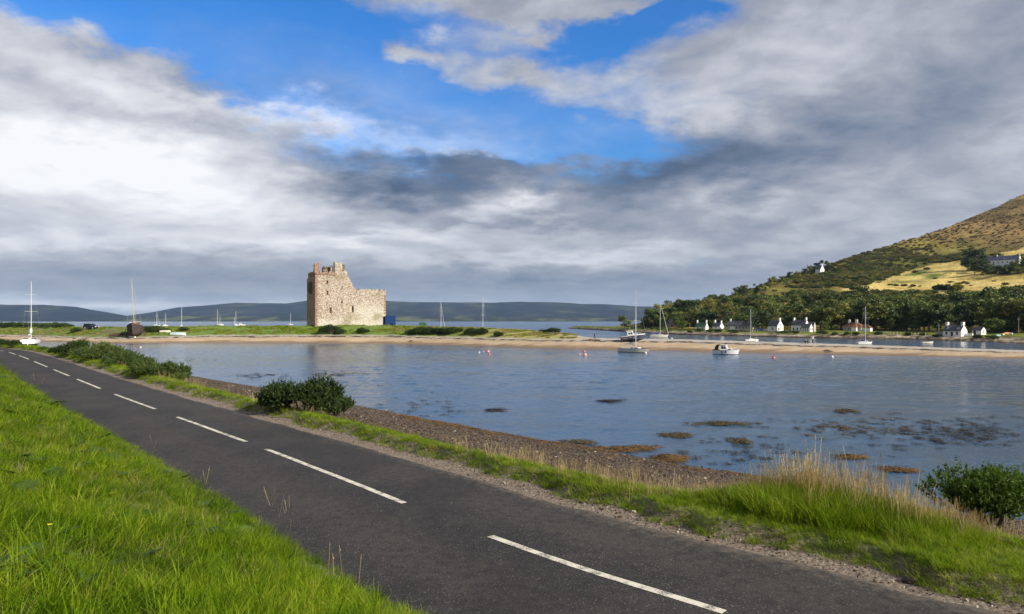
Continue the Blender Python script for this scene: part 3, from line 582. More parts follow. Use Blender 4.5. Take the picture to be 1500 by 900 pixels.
green_p = [tuft("grass_tuft", 100 + k, 26, 0.075, 0.08, 0.19, 0.0052, 0.75, g_green) for k in range(7)] + [tuft("grass_tuft", 120 + k, 22, 0.06, 0.14, 0.27, 0.0056, 0.55, g_green) for k in range(3)]
verge_p = [tuft("grass_tuft", 140 + k, 26, 0.08, 0.08, 0.20, 0.0060, 0.6, g_verge) for k in range(6)]
tall_p = [tuft("grass_tuft", 160 + k, 26, 0.10, 0.28, 0.62, 0.0075, 0.40, g_verge) for k in range(4)]
straw_p = [tuft("straw_tuft", 170 + k, 16, 0.08, 0.16, 0.38, 0.0042, 0.45, g_straw) for k in range(4)] + [stalks("straw_stalk", 180 + k, 7, 0.10, 0.35, 0.62, g_straw) for k in range(3)]
stalk_p = [stalks("straw_stalk", 190 + k, 9, 0.13, 0.5, 0.95, g_straw) for k in range(4)]

def sample(n, s0, s1, d0, d1, r0=5.0, p=1.6):
    """ground points, denser towards where the photographer stands"""
    out = []
    while sum(len(o) for o in out) < n:
        s = RNG.uniform(s0, s1, 60000); d = RNG.uniform(d0, d1, 60000); x, y = road_xy(s, d); r = np.hypot(x, y)
        k = RNG.uniform(size=60000) < 1 / (1 + (r / r0) ** p) ; k &= (r > 1.2) & (y > -1.5) & (np.abs(x) < 1.1 * np.maximum(y, 0) + 4)
        out.append(np.c_[s[k], d[k], x[k], y[k], r[k]])
    return np.concatenate(out)[:n]
def put_grass(name, P, protos, scl, label, cat, tilt=0.18, grow=30.0, sink=0.01):
    n = len(P); z = ground_z(P[:, 0], P[:, 1]) - sink
    rot = np.c_[RNG.normal(0, tilt, n), RNG.normal(0, tilt, n), RNG.uniform(0, 6.283, n)]
    f = scl * RNG.uniform(0.75, 1.25, n) * (1 + P[:, 4] / grow * 0.12)
    S3 = np.c_[f * (1 + P[:, 4] / grow), f * (1 + P[:, 4] / grow), f]
    return scatter(name, np.c_[P[:, 2], P[:, 3], z], rot, S3, RNG.integers(0, len(protos), n), protos, label, cat)
# bank beside the camera
P = sample(27000, -16, 95, -13, -2.42, 4.5, 1.7)
hp = 0.38 + 1.35 * fbm(P[:, 2] / 0.8, P[:, 3] / 0.8, 301)
put_grass("grass", P, green_p, 0.80 * hp * (0.62 + 0.55 * sstep(-2.3, -3.6, P[:, 1])), "bright green grass covering the bank above the road", "grass", 0.22)
P = sample(1100, -10, 60, -9, -2.6, 6.0, 1.4); put_grass("dead_grass", P, straw_p[:4], 0.5, "scattered dead straw blades among the green bank grass", "grass", 0.5)
g_weed = leaf_mat("weed_leaf", [(0.2, (0.035, 0.070, 0.012)), (0.5, (0.070, 0.120, 0.022)), (0.8, (0.12, 0.17, 0.035))], 0.3, nscale=2.0)
g_dull = leaf_mat("grass_dull", [(0.2, (0.045, 0.070, 0.010)), (0.5, (0.105, 0.135, 0.022)), (0.8, (0.20, 0.19, 0.060))], 0.35, nscale=0.9, spec=0.08)
def rosette(seed):
    r = np.random.default_rng(seed); V = []; F = []
    for i in range(9):
        a = i * 0.7 + r.normal(0, .2); L = r.uniform(.05, .11); w = L * r.uniform(.22, .34); up = r.uniform(.35, .9); b = len(V); d = np.array((math.cos(a), math.sin(a), 0)); n_ = np.array((-d[1], d[0], 0))
        for t, ww in ((.12, .3), (.45, 1.0), (.8, .75), (1.0, .08)): c_ = d * L * t + np.array((0, 0, .03 + L * up * (t - .55 * t * t))); V += [c_ - n_ * w * ww, c_ + n_ * w * ww]
        F += [(b + 2 * k, b + 2 * k + 1, b + 2 * k + 3, b + 2 * k + 2) for k in range(3)]
    return npmesh("weed_rosette", V, F, g_weed, smooth=True)
P = sample(900, -12, 50, -11, -2.5, 4.5, 1.7); k = fbm(P[:, 2] / 1.2, P[:, 3] / 1.2, 331) > 0.46; put_grass("weeds", P[k], [rosette(340 + q_) for q_ in range(5)], 1.15, "broad leaved weeds among the grass of the bank", "weeds", 0.2, sink=-0.05)
dull_p = [tuft("grass_tuft", 350 + q_, 26, 0.08, 0.06, 0.17, 0.0048, 0.95, g_dull) for q_ in range(4)]
P = sample(9000, -14, 90, -12, -2.45, 4.5, 1.7); k = fbm(P[:, 2] / 1.1, P[:, 3] / 1.1, 335) > RNG.uniform(0.40, 0.55, len(P)); put_grass("dull_grass", P[k], dull_p, 0.95, "duller olive grass in patches over the bank", "grass", 0.3)
# verge by the water: short turf, then straw
P = sample(26000, -14, 100, 2.55, 6.2, 7.0, 1.3)
lipd = 2.94 + 0.35 * (fbm(P[:, 0] / 1.1, 0 * P[:, 0], 21) - 0.47) * 2; vd = verge_d(P[:, 0])
k = (P[:, 1] > lipd - 0.10 + RNG.normal(0, 0.05, len(P))) & (P[:, 1] < vd + 0.15 + RNG.normal(0, 0.22, len(P)))
put_grass("verge_grass", P[k], verge_p, 0.34 + 0.42 * fbm(P[k, 2] / 0.8, P[k, 3] / 0.8, 311), "short green grass of the verge between road and shingle", "grass", 0.2)
P = sample(9000, -12, 70, 3.1, 7.5, 9.0, 1.2); vd = verge_d(P[:, 0]); q_ = fbm(P[:, 0] / 2.2, 0 * P[:, 0], 321)
k = (np.abs(P[:, 1] - vd - 0.30) < 0.15 + 1.0 * q_ ** 2 * 1.6) & (RNG.uniform(size=len(P)) < 0.40 * sstep(0.36, 0.60, q_))
put_grass("dry_grass", P[k], straw_p, 0.30 + 0.42 * q_[k], "straw coloured dry grass along the edge of the shingle", "grass", 0.15)
# tall clump on the near verge
n = 1500; tx = RNG.normal(0, 1, n); ty = RNG.normal(0, 1, n); s_c, d_c = road_sd(*at_z(1185, 752, 0.15))
s = s_c + tx * 1.15; d = d_c + 0.15 + ty * 0.40; x, y = road_xy(s, d); kk = (d > 3.3)
P = np.c_[s, d, x, y, np.hypot(x, y)][kk]; fall = np.exp(-((s[kk] - s_c) / 1.6) ** 2)
put_grass("tall_grass", P, tall_p, 0.24 + 0.54 * fall, "tall green grass clump swelling out of the verge", "grass", 0.12)
n = 620; s = s_c + RNG.normal(0, 1.5, n) + 0.1; d = d_c + 0.55 + RNG.normal(0, 0.33, n); x, y = road_xy(s, d); P = np.c_[s, d, x, y, np.hypot(x, y)]; fall = np.exp(-((s - s_c + .1) / 1.35) ** 2)
put_grass("tall_dry_grass", P, stalk_p + straw_p[:2], 0.28 + 0.66 * fall * RNG.uniform(0.6, 1.15, n), "tall straw stalks rising behind the green clump on the verge", "grass", 0.10)
# seed stalks standing out of the bank at the road's edge
_stk = [at_z(x, y, 0.1) for x, y in ((392, 725), (402, 735), (425, 740), (412, 752), (425, 768), (490, 838), (500, 845), (525, 850), (528, 872), (296, 702), (305, 705), (222, 652), (60, 560), (72, 566), (50, 556), (322, 850), (300, 842), (85, 710))]
P = np.array([(*road_sd(x, y), x, y, math.hypot(x, y)) for x, y in _stk]); single = [stalks("straw_stalk", 400 + k, 1, 0.02, 0.33, 0.55, g_straw) for k in range(5)]
put_grass("seed_stalks", np.repeat(P, 2, 0) + np.array((0, 0, 1, 1, 0)) * RNG.normal(0, 0.05, (len(P) * 2, 5)), single, 0.85, "dry seed stalks at the edge of the grass bank", "grass", 0.08)

# ------------------------------------------------------------------ shingle
def pebble(seed, m):
    r = np.random.default_rng(seed); bm = bmesh.new(); bmesh.ops.create_icosphere(bm, subdivisions=1, radius=0.5)
    for v in bm.verts: v.co *= r.uniform(0.8, 1.15); v.co.z *= 0.55; v.co.x *= 1.15
    me = bpy.data.meshes.new("pebble"); bm.to_mesh(me); bm.free(); me.materials.append(m); return me
pbm = []
for nm, c in (("pebble_brown", (0.070, 0.046, 0.029)), ("pebble_dark", (0.030, 0.021, 0.015)), ("pebble_tan", (0.135, 0.095, 0.058)), ("pebble_grey", (0.10, 0.085, 0.070)), ("pebble_pale", (0.36, 0.31, 0.25))): pbm.append(mat(nm, c, 0.8, 0.4, 2.0))
peb_p = [pebble(500 + k, pbm[k % 5] if k < 9 else pbm[k % 3]) for k in range(14)]
P = sample(34000, -14, 75, 4.3, 22, 16.0, 1.2); k = (P[:, 1] > verge_d(P[:, 0]) + 0.35 + RNG.normal(0, 0.35, len(P))) & (P[:, 1] < shore_d(P[:, 0]) + 0.9); P = P[k]; n = len(P)
scatter("shingle", np.c_[P[:, 2], P[:, 3], ground_z(P[:, 0], P[:, 1]) + 0.008], np.c_[RNG.normal(0, 0.3, n), RNG.normal(0, 0.3, n), RNG.uniform(0, 6.28, n)], np.exp(RNG.normal(math.log(0.062), 0.42, n)), np.where(RNG.uniform(size=n) < 0.88, RNG.choice([0, 1, 2, 5, 6, 9, 10, 11, 12, 13], n), RNG.integers(0, 14, n)), peb_p, "brown shingle beach sloping down from the verge to the lagoon", "shingle")
# grit and small stones along the broken road edge
P = sample(9000, -14, 60, 2.0, 3.3, 9.0, 1.3); n = len(P); k = RNG.uniform(size=n) < np.exp(-((P[:, 1] - 2.72) / 0.30) ** 2); P = P[k]; n = len(P)
gz = np.maximum(ground_z(P[:, 0], P[:, 1]), np.where(P[:, 1] < np.interp(P[:, 0], [-20, -4, 4, 14, 70], [2.4, 2.35, 2.28, 2.15, 2.1]), 0.0, -9))
scatter("gravel", np.c_[P[:, 2], P[:, 3], gz + 0.004], RNG.uniform(0, 6.28, (n, 3)), np.exp(RNG.normal(math.log(0.022), 0.45, n)), RNG.integers(0, 9, n), peb_p[:9], "loose grit along the broken edge of the road", "gravel")
# a few larger stones one can pick out
def boulder(seed):
    r = np.random.default_rng(seed); bm = bmesh.new(); bmesh.ops.create_icosphere(bm, subdivisions=2, radius=0.5)
    for v in bm.verts: v.co *= 1 + 0.22 * (vnoise(v.co.x * 4 + seed, v.co.y * 4 + v.co.z * 3, seed) - 0.5) * 2; v.co.z *= 0.6
    me = bpy.data.meshes.new("stone"); bm.to_mesh(me); bm.free(); return me
for i, (x, y, sz, c, lb) in enumerate([(928, 745, 0.085, "pebble_pale", "pale stone lying on the dirt below the green verge"), (853, 731, 0.07, "pebble_brown", "brown stone on the dirt edge of the road"), (660, 739, 0.05, "pebble_grey", "small grey stone lying on the asphalt"), (1333, 845, 0.16, "pebble_dark", "dark clod lying where the asphalt breaks up below the bush")]):  # the last is a plain dark lump at the asphalt's edge
    X, Y = at_z(x, y, 0.02); s, d = road_sd(X, Y); me = boulder(520 + i); me.materials.append(MATS[c]); o = link("stone", me, loc=(X, Y, max(float(ground_z(s, d)), 0.03 if d < 2.2 else -1) + sz * 0.2)); o.scale = (sz * 1.2, sz, sz * 1.1); o.rotation_euler = (0.1, 0.2, i); tag(o, lb, "stone")

# ------------------------------------------------------------------ seaweed
wdm = [mat("weed_ochre", (0.125, 0.066, 0.013), 0.55, 0.5, 8), mat("weed_olive", (0.075, 0.055, 0.014), 0.5, 0.5, 8), mat("weed_dark", (0.028, 0.020, 0.010), 0.45, 0.4, 8)]
def frond(seed, m):
    r = np.random.default_rng(seed); V = []; F = []
    for i in range(16):
        a = r.uniform(0, 6.28); p = r.normal(0, 0.10, 2); L = r.uniform(0.12, 0.34); b = len(V); w = r.uniform(0.012, 0.028); pr = np.array((-math.sin(a), math.cos(a)))
        for t in (0, 0.5, 1.0):
            c_ = p + np.array((math.cos(a + t), math.sin(a + t))) * L * t; z = 0.012 + 0.03 * r.uniform() * math.sin(t * 3)
            V += [(*(c_ - pr * w), z), (*(c_ + pr * w), z + 0.006)]
        F += [(b, b + 1, b + 3), (b, b + 3, b + 2), (b + 2, b + 3, b + 5), (b + 2, b + 5, b + 4)]
    return npmesh("weed_frond", V, F, m, smooth=False)
wd_p = [frond(540 + k, wdm[k % 3]) for k in range(9)]
pts = []; idx = []; sc = []
for (x0, x1, y0, y1, n, kind) in [(882, 955, 654, 662, 130, 0), (963, 1000, 668, 677, 110, 0), (1018, 1100, 618, 624, 110, 1), (972, 1010, 635, 642, 70, 1), (880, 913, 586, 590, 50, 2), (705, 740, 599, 604, 40, 2), (1060, 1100, 641, 652, 30, 1), (1232, 1262, 668, 673, 35, 0), (1300, 1332, 687, 693, 40, 0), (1230, 1262, 600, 605, 35, 1), (820, 870, 645, 652, 35, 1), (1140, 1500, 600, 665, 80, 2), (1320, 1500, 612, 655, 130, 2), (1180, 1330, 615, 640, 70, 1), (440, 540, 545, 553, 50, 2), (330, 420, 546, 554, 40, 2), (240, 330, 525, 532, 20, 2), (1000, 1200, 640, 690, 40, 2), (560, 700, 560, 620, 25, 2), (1380, 1500, 700, 735, 30, 0)]:
    for _ in range(n):
        cx, cy = (x0 + x1) / 2, (y0 + y1) / 2; x = cx + (x1 - x0) / 2 * np.clip(RNG.normal(0, 0.5), -1.3, 1.3); y = cy + (y1 - y0) / 2 * np.clip(RNG.normal(0, 0.45), -1.2, 1.2)
        X, Y = at_z(x, y, WZ); pts.append((X, Y, WZ + 0.02)); idx.append(kind + 3 * RNG.integers(0, 3)); sc.append(RNG.uniform(0.6, 1.5))
for _ in range(1500):                                   # stranded on the shingle near the waterline
    s = RNG.uniform(-2, 30); d = float(shore_d(s)) - abs(RNG.normal(0, 1.8)) - 0.1; x, y = road_xy(s, d)
    if fbm(s / 2.0, d / 2.0, 551) > 0.44: pts.append((float(x), float(y), float(ground_z(s, d)) + 0.02)); idx.append(RNG.choice([0, 0, 1]) + 3 * RNG.integers(0, 3)); sc.append(RNG.uniform(0.5, 1.1))
n = len(pts); scatter("seaweed", pts, np.c_[np.zeros((n, 2)), RNG.uniform(0, 6.28, n)], np.c_[np.array(sc), np.array(sc), np.array(sc) * 0.8], idx, wd_p, "ochre and dark seaweed in ragged patches on the lagoon and its edge", "seaweed")

# ------------------------------------------------------------------ bushes
def bush_meshes(seed, rx, ry, rz, shoots, leaves, leaf, m, spiky=0.25):
    r = np.random.default_rng(seed); V = []; F = []
    lob = [(r.normal(0, 0.45), r.normal(0, 0.35), r.uniform(0.25, 0.6), r.uniform(0.38, 0.6)) for _ in range(9)]
    for i in range(shoots):
        lx, ly, lz, lr = lob[r.integers(len(lob))]; d = r.normal(0, 1, 3); d[2] = abs(d[2]) * 0.9 - 0.25; d /= np.linalg.norm(d)
        rr = lr * r.uniform(0.55, 1.0) if r.uniform() < 0.8 else lr * r.uniform(0.2, 0.6)
        p = np.array((lx + d[0] * rr, ly + d[1] * rr, max(lz + d[2] * rr, 0.02))) * (rx, ry, rz)
        g = d + np.array((0, 0, 0.8)); g /= np.linalg.norm(g); L = spiky * r.uniform(0.5, 1.3) * rz
        for k in range(leaves):
            t = r.uniform(0, 1); c_ = p + g * L * t; n = r.normal(0, 1, 3); n /= np.linalg.norm(n); ax = g * 0.6 + n; ax /= np.linalg.norm(ax); l = leaf * r.uniform(0.6, 1.3) * (1.1 - 0.5 * t)
            sd_ = np.cross(ax, r.normal(0, 1, 3)); sd_ /= np.linalg.norm(sd_) + 1e-9; b = len(V)
            V += [c_ - sd_ * l * 0.22, c_ + sd_ * l * 0.22, c_ + ax * l]; F.append((b, b + 1, b + 2))
    V = np.array(V); V[:, 2] = np.maximum(V[:, 2], 0.0)
    st = MB()
    for k in range(9):
        a = r.uniform(0, 6.28); st.tube([(0.15 * rx * math.cos(a), 0.15 * ry * math.sin(a), -0.05), (0.4 * rx * math.cos(a), 0.4 * ry * math.sin(a), 0.35 * rz), (0.6 * rx * math.cos(a + .3), 0.6 * ry * math.sin(a + .3), 0.7 * rz)], [0.035, 0.022, 0.008], 5)
    return npmesh("foliage", V, F, m, smooth=False), st.mesh("stem", bark)
def bush(name, loc, meshes, scale, rz, label, group=None, cat="bush"):
    e = empty(name, loc, rz); e.scale = scale if isinstance(scale, tuple) else (scale,) * 3
    link("foliage", meshes[0], e); link("stem", meshes[1], e); return tag(e, label, cat, group)
gor = [bush_meshes(600 + k, 1.0, 1.0, 1.0, 1100, 12, 0.12, g_gorse, 0.2) for k in range(4)]
def on_ground(x, y, z0=0.0):
    z = z0
    for _ in range(12):
        X, Y = at_z(x, y, z); s, d = road_sd(X, Y); z = 0.5 * z + 0.5 * float(ground_z(s, d))
    return Vector((X, Y, z))
# single gorse between road and shingle
b = on_ground(425, 603); bush("gorse_bush", (b.x + .25, b.y + 0.4, b.z - 0.08), bush_meshes(611, 1.22, 0.9, 1.05, 2600, 14, 0.105, g_gorse, 0.20), 1.0, 0.1, "rounded dark gorse bush standing alone between the road and the shingle")
b2 = on_ground(488, 608); bush("gorse_bush", (b2.x, b2.y + 0.5, b2.z - 0.05), bush_meshes(612, 0.72, 0.7, 0.68, 1500, 14, 0.095, g_gorse, 0.2), 1.0, 0.7, "lower gorse bush growing against the rounded one by the shingle")
b3 = on_ground(1465, 772); bush("broom_bush", (b3.x + 0.25, b3.y + 0.5, b3.z - 0.03), bush_meshes(613, 1.05, 0.75, 0.80, 2600, 15, 0.062, g_broom, 0.20), 1.32, 0.2, "leafy green bush on the verge beyond the tall straw clump")
for i, (x, y, s) in enumerate([(98, 520, 1.25), (112, 521, 1.5), (127, 524, 1.2), (142, 526, 1.3), (158, 530, 1.5), (175, 534, 1.55), (190, 539, 1.35), (208, 545, 1.0), (222, 549, 1.05), (238, 552, 1.1), (252, 555, 1.0), (262, 558, 0.7), (66, 513, 0.55), (20, 509, 0.95), (4, 508, 1.3), (-25, 506, 1.5)]):
    p = on_ground(x, y); bush("gorse_bush", (p.x, p.y, p.z - 0.05), gor[i % 4], (s * .95, s * .85, s * (0.70 + 0.22 * (i % 3 == 1))), i * 1.7, ("low" if s < 1.05 else "tall" if s > 1.4 else "bushy") + (" gorse between the road and the beached yacht" if x < 80 else " dark gorse in the row along the road, its upper end" if x < 150 else " dark gorse midway along the row by the road" if x < 200 else " dark gorse at the row's end near the road bend"), "gorse row along the road")
for i, (x, y, s, lb) in enumerate([(485, 489, 2.9, "wide low gorse at the foot of the castle wall"), (498, 489.5, 1.8, "small gorse beside the wide one below the castle"), (530, 488.5, 1.9, "round dark gorse below the castle window"), (797, 485.5, 1.0, "tiny bush by itself towards the tip of the grassy spit"), (810, 487, 1.6, "round bush at the far tip of the grassy spit"),
        (690, 490, 2.1, "dark gorse of the neighbouring pair on the spit, on the castle side"), (705, 490, 1.9, "dark gorse of the neighbouring pair on the spit, on the seaward side"), (730, 493, 1.5, "low pale bush on the seaward spit turf"), (110, 487, 1.7, "round dark bush on the turf by the parked car"), (270, 485, 1.6, "small dark bush behind the upturned pale dinghy")]):
    p = on_spit(x, y); bush("gorse_bush", (p.x, p.y, p.z - 0.1), gor[i % 4], (s, s, s * 0.85), i * 1.3, lb)
for i, (x, s) in enumerate([(603, 1.6), (613, 2.4), (627, 2.2), (640, 2.2), (650, 2.0), (662, 2.3)]):
    p = on_spit(x, 489.5); bush("gorse_bush", (p.x, p.y, p.z - 0.1), gor[i % 4], (s, s, s * 0.85), i * 1.3, "dark gorse in the clump beside the green tank on the spit", "gorse clump on the spit")
for i, (x, s) in enumerate([(-8, 2.6), (8, 2.7), (22, 2.5), (36, 2.6), (50, 2.2), (62, 2.2), (74, 2.4), (86, 2.3), (94, 1.6)]):
    p = on_spit(x, 480.6); bush("gorse_bush", (p.x, p.y + 2, p.z - 0.1), gor[i % 4], (s, s, s * 0.75), i * 1.3, "dark gorse in the hedge-like belt behind the beached yacht", "gorse belt behind the yacht")
for i, (x, s) in enumerate([(212, 2.2), (222, 2.5), (232, 2.1)]):
    p = on_spit(x, 487); bush("gorse_bush", (p.x, p.y + 1, p.z - 0.1), gor[i % 4], (s, s, s * 0.8), i * 2.3, "gorse bush beside the old wooden boat", "gorse by the wooden boat")

# ------------------------------------------------------------------ trees
def tree_meshes(seed, m, conifer=False, h=10.0):
    r = np.random.default_rng(seed); V = []; F = []; tr = MB()
    bend = r.normal(0, 0.25, 2); tr.tube([(0, 0, -0.4), (bend[0] * .4, bend[1] * .4, h * .3), (bend[0], bend[1], h * (.85 if conifer else .6))], [0.28, 0.2, 0.06], 7)
    def leafq(c_, out, sz):
        n = out + r.normal(0, 0.7, 3); n /= np.linalg.norm(n) + 1e-9; a = np.cross(n, r.normal(0, 1, 3)); a /= np.linalg.norm(a) + 1e-9; b_ = np.cross(n, a); k = len(V)
        V.extend([c_ - a * sz - b_ * sz * .6, c_ + a * sz - b_ * sz * .5, c_ + a * sz * .7 + b_ * sz * .7, c_ - a * sz * .8 + b_ * sz * .6]); F.append((k, k + 1, k + 2, k + 3))
    if conifer:
        for i in range(1500):
            t = r.uniform() ** 0.75; z = h * (1.0 - 0.9 * t); rad = 0.24 * h * t * (0.75 + 0.35 * math.sin(z * 3.3)) * r.uniform(0.55, 1.0) + 0.1; a = r.uniform(0, 6.28); o = np.array((math.cos(a), math.sin(a), 0.1))
            leafq(np.array((o[0] * rad, o[1] * rad, z - 0.12 * rad)), o, r.uniform(0.12, 0.24))
    else:
        lobes = []
        for i in range(13):
            a = r.uniform(0, 6.28); rr = h * 0.30 * math.sqrt(r.uniform()); z = h * r.uniform(0.17, 0.84); w = h * r.uniform(0.12, 0.21) * (1.1 - abs(z / h - 0.5)); lobes.append((np.array((rr * math.cos(a), rr * math.sin(a), z)), w))
            tr.tube([(bend[0] * .5, bend[1] * .5, h * .25), tuple(lobes[-1][0])], [0.12, 0.03], 5)
        for i in range(1500):
            c_, w = lobes[r.integers(13)]; d = r.normal(0, 1, 3); d /= np.linalg.norm(d); d[2] = d[2] * 0.8 + 0.1
            leafq(c_ + d * w * r.uniform(0.5, 1.08), d, r.uniform(0.16, 0.34))
    return npmesh("crown", np.array(V), F, m, smooth=False), tr.mesh("trunk", bark)
TD = [tree_meshes(700 + k, t_dark) for k in range(4)]; TO = [tree_meshes(720 + k, t_olive) for k in range(4)]; TL = [tree_meshes(740 + k, t_light) for k in range(3)]; TC = [tree_meshes(760 + k, t_dark, True) for k in range(3)]
def tree(p, meshes, s, label, group=None, name="broadleaf_tree", wide=1.0):
    e = empty(name, p, float(RNG.uniform(0, 6.28))); e.scale = (s * wide, s * wide, s); link("trunk", meshes[1], e); link("crown", meshes[0], e); return tag(e, label, "tree", group)
def pick(L): return L[RNG.integers(len(L))]
_wx = [945, 965, 1000, 1050, 1100, 1150, 1200, 1250, 1300, 1350, 1400, 1450, 1500, 1560]; _wy = [479, 467, 457, 451, 450, 448, 443, 442, 450, 454, 455, 451, 443, 441]
def wood_label(x, s, kind):
    where = ["at the wood's end beyond the cream hulled yacht", "in the wood behind the green roofed cottage", "in the wood behind the grey bungalow", "in the wood behind the steep gabled house", "in the wood behind the villa", "in the wood behind the red roofed house", "in the wood behind the conifer stand", "in the wood behind the dormered cottage", "in the wood beyond the white outbuilding"][int(np.searchsorted([1015, 1060, 1112, 1155, 1215, 1290, 1362, 1425], x))]
    return ("tall " if s > 1.0 else "low ") + ("dark green" if kind < 0.62 else "olive" if kind < 0.9 else "light green") + " broadleaf tree " + where
HOUSE_X = [(1015, 1112), (1118, 1200), (1228, 1276), (1370, 1448)]
cnt = 0
for i in range(900):
    if cnt >= 205: break
    x = RNG.uniform(948, 1545); ytop = np.interp(x, _wx, _wy); u = (x - 750) / 1000; Y0 = (H - WZ) / ((np.interp(u, _hu, _hn) - HZ) / 1000)
    Yb = Y0 + 46 + 6 * RNG.uniform(); zb = float(hill_z(np.array([u]), np.array([Yb]))[0]); yb = HZ - (zb - H) / Yb * 1000
    y = RNG.uniform(min(ytop, yb - 1), yb) if RNG.uniform() < 0.75 else yb
    p = on_hill(x, y); s = RNG.uniform(0.75, 1.4) * (1.0 if x > 1150 else 0.85); kind = RNG.uniform()
    tree(p, pick(TD) if kind < 0.62 else pick(TO) if kind < 0.9 else pick(TL), s, wood_label(x, s, kind), "wood behind the cottages", wide=RNG.uniform(1.1, 1.45)); cnt += 1
for i in range(46):
    x = 952 + (1165 - 952) * (i + RNG.uniform(0, 0.8)) / 46; y = np.interp(x, _rx, _ry) + RNG.uniform(0.5, 14); p = on_hill(x, y)
    kd = RNG.uniform() < 0.45; sz = RNG.uniform(0.45, 0.8)
    tree(p, pick(TD) if kd else pick(TO), sz, ("small " if sz < 0.62 else "broad ") + ("dark" if kd else "olive") + " scrubby tree on the ridge " + ("just above the loch" if x < 1000 else "above the bungalow" if x < 1110 else "below the ridge cottage"), "trees on the low ridge", wide=RNG.uniform(1.0, 1.4))
for i, (x, y, s) in enumerate([(1186, 400, 0.75), (1194, 399, 0.95), (1208, 399, 1.15), (1217, 399, 0.95), (1225, 402, 0.7), (1178, 404, 0.7), (1170, 407, 0.65), (1160, 410, 0.6), (1212, 408, 0.7), (1200, 410, 0.6)]):
    tree(on_hill(x, y), TD[i % 4] if i % 3 else TO[i % 4], s, "tree around the white gable on the ridge", "trees round the ridge house", wide=1.15)
for i, (x, y, s) in enumerate([(1418, 398, 0.95), (1424, 396, 1.35), (1430, 395, 1.3), (1437, 398, 0.95), (1428, 402, 0.7), (1446, 401, 0.6), (1458, 402, 0.55), (1468, 403, 0.75), (1480, 402, 0.6), (1490, 402, 0.8), (1500, 400, 0.9), (1512, 398, 1.0), (1450, 396, 0.5)]):
    tree(on_hill(x, y), TD[i % 4], s * (1.35 if i < 5 else 1.2), ("tall " if s > 1.2 else "") + ("dark tree in the clump at the farmhouse end" if x < 1442 else "dark tree in front of the farmhouse windows" if x < 1495 else "dark tree past the farmhouse") if True else "dark tree sheltering the farmhouse above the yellow field", "trees round the farmhouse", wide=1.2)
tg = [bush_meshes(650 + k, 1.0, 0.9, 1.0, 700, 5, 0.28, (t_dark, t_olive)[k], 0.15) for k in range(2)]
for i, (x, y, s) in enumerate([(1371, 425, 2.6), (1380, 425.5, 3.6), (1388, 425, 3.4), (1395, 426, 3.0), (1402, 426, 3.8)]):
    p = on_hill(x, y); bush("thicket_bush", (p.x, p.y, p.z - .2), tg[i == 4], (s, s, s), i * 1.1, "dark bush in the thicket standing on the yellow field" if i < 4 else "taller olive bush at the end of the thicket on the yellow field", "thicket on the yellow field")
for i, (x, y, s) in enumerate([(1304, 418, 1.6), (1314, 419, 2.0), (1326, 419, 1.8), (1338, 420, 1.7), (1347, 420, 1.3)]):
    p = on_hill(x, y); bush("field_bush", (p.x, p.y, p.z - .2), tg[0], (s * 1.3, s, s * .7), i * 1.1, "low dark bush in the straggling line across the yellow field", "line of bushes on the yellow field")
for i, (x, y, s) in enumerate([(1296, 484, 0.95), (1304, 485, 1.05), (1311, 484, 1.0), (1319, 485, 1.0), (1328, 484, 1.25), (1336, 484, 1.15), (1342, 485, 0.9)]):
    tree(on_hill(x, y), TC[i % 3], s, "green conifer in the stand between the red roofed house and the white cottage", "conifer stand", "conifer_tree", 1.15)
for i, (x, y, s, lb) in enumerate([(1213, 484, 0.75, "rounded light green tree beside the two-storey white house"), (1207, 485, 0.45, "small light tree in front of the rounded one by the white house"), (1041, 482, 0.5, "low green tree between the green roofed cottage and its neighbour"), (992, 483, 0.7, "light green tree beside the grey ruin roof"), (1000, 484, 0.55, "pale bushy tree on the shore beyond the moored yacht"), (915, 481, 0.85, "lone dark tree at the point of the far shore"), (1266, 470, 0.5, "small tree behind the red roofed house")]):
    tree(on_hill(x, y), TD[1] if i == 5 else pick(TL), s, lb, wide=1.2)
for i in range(11):
    tree(on_hill(1447 + i * 3.9, 488.5 - 0.2 * i), TL[i % 3], 0.42 + 0.05 * (i % 4) + 0.012 * i, "light green tree in the tall hedge beside the white outbuilding", "tall hedge by the outbuilding", "hedge_tree", 1.3)
for i, (x, y) in enumerate([(930, 482), (942, 482), (955, 483), (965, 484), (978, 485), (1010, 487), (1024, 486), (1040, 487), (1052, 487), (1075, 488), (1150, 489), (1165, 489), (1205, 490), (1222, 491), (1240, 491), (1254, 491), (1285, 491), (1330, 492), (1352, 492), (1372, 494), (1433, 496), (1455, 497)]):
    p = on_hill(x, y); s = RNG.uniform(0.8, 1.5); e = bush("garden_shrub", (p.x, p.y, p.z - 0.1), gor[i % 4], (s * 1.3, s, s), i, ("small" if s < 1.15 else "wide") + " green shrub on the far shore " + ("near the lone tree at the point" if x < 1000 else "before the green roofed cottage" if x < 1080 else "before the villa" if x < 1215 else "before the red roofed house" if x < 1300 else "before the conifer stand" if x < 1360 else "near the dormered cottage"), "shrubs along the far shore", "shrub")
